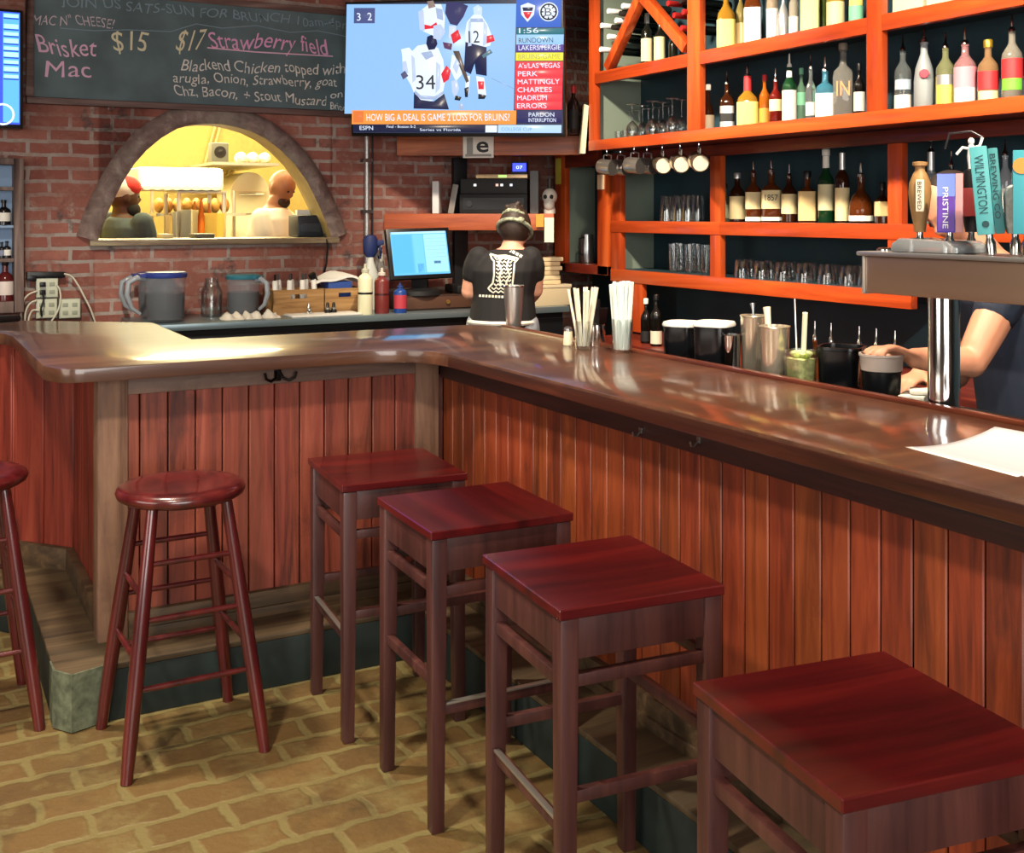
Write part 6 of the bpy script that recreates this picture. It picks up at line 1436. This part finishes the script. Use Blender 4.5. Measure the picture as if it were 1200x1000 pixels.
def head_geo(mb, c, fwd, up, s=1.0):
    fwd = Vector(fwd).normalized(); up = Vector(up); up = (up-fwd*up.dot(fwd)).normalized(); sd = up.cross(fwd); M = Matrix((fwd, sd, up)).transposed(); c = Vector(c)
    v = []; f = []; n, m = 32, 24
    for j in range(m+1):
        t = math.pi*j/m
        for k in range(n):
            a = 2*math.pi*k/n; x, y, z = math.sin(t)*math.cos(a), math.sin(t)*math.sin(a), -math.cos(t)
            X, Y, Z = .094*x, .074*y, .112*z
            if z < 0: Y *= 1-.33*abs(z)**1.5; X *= 1-.10*abs(z) if x > 0 else 1-.35*abs(z)
            if x > 0: X += .004*math.exp(-((z+.75)/.2)**2)
            g = lambda y0, z0, sy, sz: math.exp(-((y-y0)/sy)**2-((z-z0)/sz)**2) if x > 0 else 0
            X -= .010*(g(.38, .02, .22, .16)+g(-.38, .02, .22, .16)); X += .006*g(0, .22, .5, .12); X += .020*g(0, -.20, .13, .14)+.009*g(0, -.02, .10, .2)
            X += .006*g(0, -.47, .28, .07)+.006*g(0, -.60, .26, .07)-.003*g(0, -.535, .3, .03)
            v.append(c+M @ Vector((X, Y, Z))*s)
    for j in range(m):
        for k in range(n): f.append((j*n+k, j*n+(k+1)%n, (j+1)*n+(k+1)%n, (j+1)*n+k))
    mb.add(v, f)
    for q in (-1, 1): mb.ball(c+M @ Vector((-.008, q*.074, -.004))*s, (.018*s, .008*s, .03*s), 10, 8, M)
    return M
def hand_geo(mb, wrist, d, palm_n, s=1.0, curl=.6, side=1):
    """palm, four unequal bent fingers and a thumb from the side of the palm"""
    d = Vector(d).normalized(); n_ = Vector(palm_n); n_ = (n_-d*n_.dot(d)).normalized(); a = d.cross(n_)*side; w0 = Vector(wrist)
    loft(mb, [(w0-d*.01, a, n_, .026*s, .02*s), (w0+d*.03*s, a, n_, .036*s, .016*s), (w0+d*.075*s, a, n_, .041*s, .014*s), (w0+d*.095*s, a, n_, .036*s, .011*s)], 14)
    for i, (off, L) in enumerate(((-.030, .068), (-.010, .078), (.010, .074), (.029, .058))):
        p = w0+d*.088*s+a*off*s; pts = [p-d*.02]; ang = 0; q = p; pts.append(p)
        for seg in (.45, .32, .25):
            ang += curl*(.55+.12*i); dirv = d*math.cos(ang)+n_*math.sin(ang); q = q+dirv*L*seg*s; pts.append(q)
        mb.tube(pts, [.009*s, .0092*s, .0088*s, .0082*s, .0068*s], 10); mb.ball(pts[-1], .0068*s, 8, 6)
    p = w0+d*.025*s-a*.030*s; dv = (d*.55-a*.75+n_*.35).normalized(); q = p+dv*.035*s; e = q+(d*.85+n_*.55-a*.05).normalized()*.032*s
    mb.tube([p-dv*.02, p, q, e], [.014*s, .013*s, .011*s, .0085*s], 10); mb.ball(e, .0085*s, 8, 6)
UPV = Vector((0, 0, 1)); RT = Vector((CS, -SN, 0)); FD = Vector((SN, CS, 0))
def human(label, loc, fwd, J, skin, shirt, trou, width=1.0, sleeve=.55, head_up=UPV, head_fwd=None, hands=True, vox=.007, curl=.5, belly=0):
    fwd = Vector(fwd).normalized(); sd = UPV.cross(fwd)      # sd: the figure's left
    t = thing('person', label, 'person', loc, world=True)
    body = MB(); W = width
    def rings(k, lo=0, hi=99):
        g = [(J['pelvis']-UPV*.08, .155, .115), (J['pelvis'], .165, .12+belly*.5), (J['waist'], .148, .108+belly), (J['chest'], .168, .12+belly*.4), (J['chest'].lerp(J['neck'], .55), .155, .10), (J['chest'].lerp(J['neck'], .85), .10, .078), (J['neck'], .060, .060), (J['neck'].lerp(J['head'], .5), .053, .056)]
        return [(c, sd, fwd, a*W+k, b+k) for c, a, b in g[lo:hi]]
    loft(body, rings(0))
    mh = head_geo(body, J['head'], head_fwd or fwd, head_up, J.get('hs', 1.0))
    for s_ in 'LR':
        limb(body, [J['s'+s_], J['e'+s_], J['w'+s_]], [.056*W, .043*W, .029*W])
        if hands: d = J['w'+s_]-J['e'+s_]; hand_geo(body, J['w'+s_], J.get('d'+s_, d), J.get('n'+s_, -UPV), .95, curl, 1 if s_ == 'L' else -1)
    ft = {}
    for q, s_ in ((1, 'L'), (-1, 'R')):
        h = J['pelvis']+sd*q*.085-UPV*.04; a = Vector((J['pelvis'].x, J['pelvis'].y, 0))+sd*q*.11-fwd*.02; k = h.lerp(a, .5)+fwd*.03
        a2 = a+UPV*.085; limb(body, [h, k+UPV*.03, a2], [.088, .06, .04]); ft[s_] = (h, k+UPV*.03, a2)
        loft(body, [(a-fwd*.06+UPV*.03, sd, UPV, .035, .03), (a+UPV*.04, sd, UPV, .04, .04), (a+fwd*.10+UPV*.025, sd, UPV, .045, .025), (a+fwd*.17+UPV*.018, sd, UPV, .03, .016)], 12)
    b = fuse(body, 'body', skin, t, vox)
    sh = MB(); loft(sh, rings(.012, 0, 6)+[(J['chest'].lerp(J['neck'], .93), sd, fwd, .075, .072)])
    for s_ in 'LR':
        e = J['s'+s_].lerp(J['e'+s_], sleeve); limb(sh, [J['s'+s_], e], [.061*W, .063*W]); 
    so = fuse(sh, 'shirt', shirt, t, vox)
    tr = MB(); loft(tr, [(J['pelvis']-UPV*.13, sd, fwd, .14*W, .115), (J['pelvis']-UPV*.07, sd, fwd, .165*W+.006, .128), (J['pelvis']-UPV*.015, sd, fwd, .165*W+.008, .126)])
    for s_ in 'LR': h, k, a2 = ft[s_]; limb(tr, [h, k, a2], [.10, .075, .058])
    fuse(tr, 'trousers', trou, t, .009)
    sm = MB()
    for q in (1, -1):
        a = Vector((J['pelvis'].x, J['pelvis'].y, 0))+sd*q*.11-fwd*.02
        loft(sm, [(a-fwd*.075+UPV*.03, sd, UPV, .035, .03), (a+UPV*.045, sd, UPV, .047, .045), (a+fwd*.11+UPV*.03, sd, UPV, .05, .03), (a+fwd*.185+UPV*.02, sd, UPV, .034, .02)], 14)
        sm.build('shoe', blackm, t); sm = MB()
    return t, so, mh, b
def eyes(t, c, M, s=1.0, skinm=None):
    for q in (-1, 1):
        o = MB().ball(Vector(c)+M @ Vector((.081, q*.028, .004))*s, (.0075*s,)*3, 12, 8).build('eye', mat('2a1a14', .25), t)
        MB().ball(Vector(c)+M @ Vector((.0885, q*.028, .004))*s, (.003*s, .0045*s, .0045*s), 10, 6, M).build('iris', mat('1a100a', .2), o) if False else None
    MB().tube([Vector(c)+M @ Vector((.083, y, -.060+.1*abs(y)))*s for y in (-.022, -.011, 0, .011, .022)], .0035*s, 8).build('lips', mat('8a4a44', .5), t)
sk_p = mat('d39a80', .5, noise=.05); sk_d = mat('4a2c1e', .5, noise=.08); sk_b = mat('8a5a3c', .5, noise=.08)

def bartender():
    D = 5.55
    q = lambda x, y, d=0: P(x, y, D=D+d)
    J = dict(head=q(604, 270, .05), neck=q(600, 290, .02), chest=q(591, 317), waist=q(590, 345), pelvis=q(589, 374), hs=.93,
             sL=q(561, 302, .0), eL=q(550, 342, .02), wL=q(562, 357, .22), sR=q(622, 302, .0), eR=q(627, 340, .03), wR=q(616, 356, .24))
    base = Vector((J['pelvis'].x, J['pelvis'].y, 0))
    t, shirt, M, body = human('bartender seen from behind in black printed T-shirt facing the order screen', base, (FD+RT*.08), J, sk_p, mat('141214', .8), mat('8a8f98', .8, noise=.1), .95, .5, hands=True, curl=.35, head_fwd=(FD*.9+RT*.25-UPV*.35))
    hc = J['head']; hair = MB(); m_h = mat('2e2019', .6, noise=.3, nscale=60)
    hair.ball(hc+M @ Vector((-.016, 0, .018)), (.092, .080, .100), 24, 16, M).ball(hc+M @ Vector((-.055, .0, .085)), (.04, .044, .036), 14, 10, M)
    rnd = random.Random(5)
    for i in range(26): hair.ball(hc+M @ Vector((-.055+rnd.uniform(-.034, .034), rnd.uniform(-.038, .038), .085+rnd.uniform(-.03, .03))), rnd.uniform(.010, .015), 8, 6)
    fuse(hair, 'hair', m_h, t, .006, 2)
    bd = MB(); pts = [hc+M @ Vector((-.016+.098*math.cos(a), .085*math.sin(a), -.002-.020*math.cos(a))) for a in [i*math.pi/12 for i in range(25)]]
    bd.tube(pts, .010, 8, cap=False); bd.tube([hc+M @ Vector((-.05+.046*math.cos(a), .048*math.sin(a), .060-.010*math.cos(a))) for a in [i*math.pi/10 for i in range(21)]], [.011+.003*math.sin(i*2.3) for i in range(21)], 8, cap=False).ball(hc+M @ Vector((-.094, -.05, .02)), (.018, .022, .016), 12, 8)
    bd.build('bandana', mat('8f937c', .8, noise=.6, nscale=60), t)
    MB().tube([J['pelvis']-UPV*.012+RT*.165*math.cos(a)+FD*.135*math.sin(a) for a in [i*math.pi/10 for i in range(21)]], .012, 8, cap=False).build('belt', mat('c9c4bc', .6), t)
    # white print on the back, laid onto the cloth
    me = shirt.data; off = Vector(shirt.matrix_basis.translation)+base
    bvh = BVHTree.FromPolygons([v.co for v in me.vertices], [tuple(p.vertices) for p in me.polygons])
    o0 = Vector((0, 0, EYE)); pr = MB()
    def hit(x, y):
        d = ray(x, y).normalized(); h = bvh.ray_cast(o0, d)
        return (h[0]-d*.004, True) if h[0] else (None, False)
    def ink(pts, w_):
        L = []
        for i in range(len(pts)-1):
            (xa, ya), (xb, yb) = pts[i], pts[i+1]; n = max(1, int(math.hypot(xb-xa, yb-ya)/1.5))
            for k in range(n): L.append((xa+(xb-xa)*k/n, ya+(yb-ya)*k/n))
        L.append(pts[-1]); prev = None
        for i, (x, y) in enumerate(L):
            a, b = L[max(i-1, 0)], L[min(i+1, len(L)-1)]; dx, dy = b[0]-a[0], b[1]-a[1]; l = math.hypot(dx, dy) or 1; nx, ny = -dy/l*w_/2, dx/l*w_/2
            p, ok1 = hit(x+nx, y+ny); s, ok2 = hit(x-nx, y-ny)
            if not (ok1 and ok2): prev = None; continue
            if prev: pr.add([prev[0], prev[1], s, p], [(0, 1, 2, 3)])
            prev = (p, s)
    K = lambda x, y: (400+x/4, 150+y/4)
    top = [K(685, 575), K(720, 572), K(760, 568), K(800, 578), K(850, 605)]
    for i in range(len(top)-1):
        a, b = top[i], top[i+1]
        for k in range(3): u0, u1 = k/3+.03, k/3+.27; ink([(a[0]+(b[0]-a[0])*u0, a[1]+(b[1]-a[1])*u0), (a[0]+(b[0]-a[0])*u1, a[1]+(b[1]-a[1])*u1)], 3.6)
    ink([K(698, 590), K(730, 600), K(770, 598), K(830, 612), K(812, 632), K(806, 700), K(800, 750), K(795, 768)], 2.0)
    ink([K(698, 590), K(705, 612), K(716, 625), K(716, 690), K(710, 728), K(688, 752), K(700, 765)], 2.0)
    for y, x0, x1 in ((612, 720, 800), (628, 728, 800), (645, 726, 798), (662, 727, 798), (680, 726, 798), (698, 726, 796), (715, 724, 796), (735, 716, 794), (752, 704, 792), (768, 700, 796)):
        pts = [K(x0+(x1-x0)*i/8, y+(5 if i % 2 else -4)) for i in range(9)]; ink(pts, 1.5)
    ink([K(745, 610), K(738, 640), K(752, 668), K(740, 700), K(748, 740)], 2.2); ink([K(785, 615), K(775, 650), K(788, 690), K(772, 730), K(784, 760)], 1.8); ink([K(715, 600), K(770, 608), K(815, 620)], 2.4)
    for i in range(9): a = 645+i*15; ink([K(a, 786+i*.8), K(a+10, 787+i*.8)], 2.8)
    o = pr.build('back_print', mat('d8d2c4', .8), t)
bartender()

def second_bartender():
    q = lambda x, y, d: P(x, y, D=d)
    fw = Vector((-RT*.8+FD*-.35)).normalized()
    J = dict(head=q(1118, 246, 3.52), neck=q(1152, 292, 3.50), chest=q(1168, 352, 3.48), waist=q(1196, 430, 3.46), pelvis=q(1212, 505, 3.44), hs=1.0,
             sL=q(1182, 335, 3.24), eL=q(1138, 425, 3.14), wL=q(1072, 420, 3.10), sR=q(1150, 330, 3.66), eR=q(1120, 440, 3.60), wR=q(1078, 440, 3.32))
    J['dL'] = q(1040, 407, 3.08)-J['wL']; J['nL'] = -UPV*.8-FD*.1; J['dR'] = q(1050, 452, 3.22)-J['wR']
    base = Vector((J['pelvis'].x, J['pelvis'].y, 0))
    t, sh, M, b = human('bartender in navy shirt leaning behind the beer taps, reaching into a tub', base, fw, J, mat('c08468', .5, noise=.04), mat('141d30', .8, noise=.1), blackm, 1.0, .36, vox=.006, curl=.55, head_fwd=(-RT*.75-FD*.35-UPV*.55), head_up=UPV-RT*.6)
    hc = J['head']; hr = MB().ball(hc+M @ Vector((-.022, 0, .022)), (.090, .080, .100), 24, 16, M); fuse(hr, 'hair', mat('1c1512', .6, noise=.3, nscale=60), t, .006, 2)
    eyes(t, hc, M)
second_bartender()

def cooks():
    q = lambda x, y, d: P(x, y, D=d)
    # left cook: red and white cap, grey T-shirt, dark beard, looking to the right
    D = 6.66; fw = (RT*.75+FD*.6).normalized()
    J = dict(head=q(145, 231, D), neck=q(143, 252, D), chest=q(148, 285, D), waist=q(150, 325, D), pelvis=q(150, 365, D), hs=.98,
             sL=q(130, 261, D+.10), eL=q(134, 305, D+.16), wL=q(165, 300, D+.25), sR=q(167, 262, D-.10), eR=q(172, 302, D-.06), wR=q(186, 296, D+.15))
    base = Vector((J['pelvis'].x, J['pelvis'].y, 0))
    t, sh, M, b = human('kitchen cook with red and white cap and dark beard at the left of the arch', base, fw, J, sk_d, mat('3d4a50', .8, noise=.1), blackm, 1.1, .75, vox=.008, hands=True)
    hc = J['head']; s = .98
    be = MB().ball(hc+M @ Vector((.030, 0, -.080))*s, (.070, .064, .062), 18, 12, M).ball(hc+M @ Vector((.055, 0, -.11))*s, (.045, .045, .045), 14, 10, M); fuse(be, 'beard', mat('120c0a', .8, noise=.3, nscale=60), t, .006, 2)
    MB().ball(hc+M @ Vector((-.012, 0, .045))*s, (.098, .082, .082), 24, 14, M).build('cap_crown', mat('d6d4d0', .7), t)
    cp = MB().ball(hc+M @ Vector((.02, 0, .062))*s, (.082, .083, .07), 20, 12, M); cp.build('cap_front', mat('c22b2a', .7), t)
    MB().lathe([(0, 0), (.058, 0), (.062, .004), (.058, .010), (0, .012)], hc+M @ Vector((.055, 0, .048))*s, n=24, M=M).build('cap_brim', mat('b82626', .7), t); eyes(t, hc, M, s)
    # right cook: white shirt, shaved head, looking down to the right
    D = 6.99; fw = (RT*.85-FD*.45).normalized()
    J = dict(head=q(330, 219, D), neck=q(322, 241, D), chest=q(318, 276, D), waist=q(318, 320, D), pelvis=q(318, 360, D), hs=.98,
             sL=q(336, 258, D+.12), eL=q(350, 298, D+.05), wL=q(376, 290, D+.0), sR=q(306, 256, D-.12), eR=q(314, 298, D-.12), wR=q(344, 292, D-.12))
    base = Vector((J['pelvis'].x, J['pelvis'].y, 0))
    t, sh, M, b = human('kitchen cook in white shirt with shaved head at the right of the arch', base, fw, J, sk_b, mat('e6e0cc', .8), blackm, 1.05, .8, vox=.008, head_fwd=(RT*.8-FD*.4-UPV*.45), hands=True)
    hc = J['head']; be = MB().ball(hc+M @ Vector((.045, 0, -.082))*s, (.05, .056, .045), 16, 12, M); fuse(be, 'beard', mat('2a1a12', .8, noise=.3, nscale=60), t, .006, 2); eyes(t, hc, M, s)
cooks()

for _o in bpy.data.objects:
    if '_world' in _o: del _o['_world']
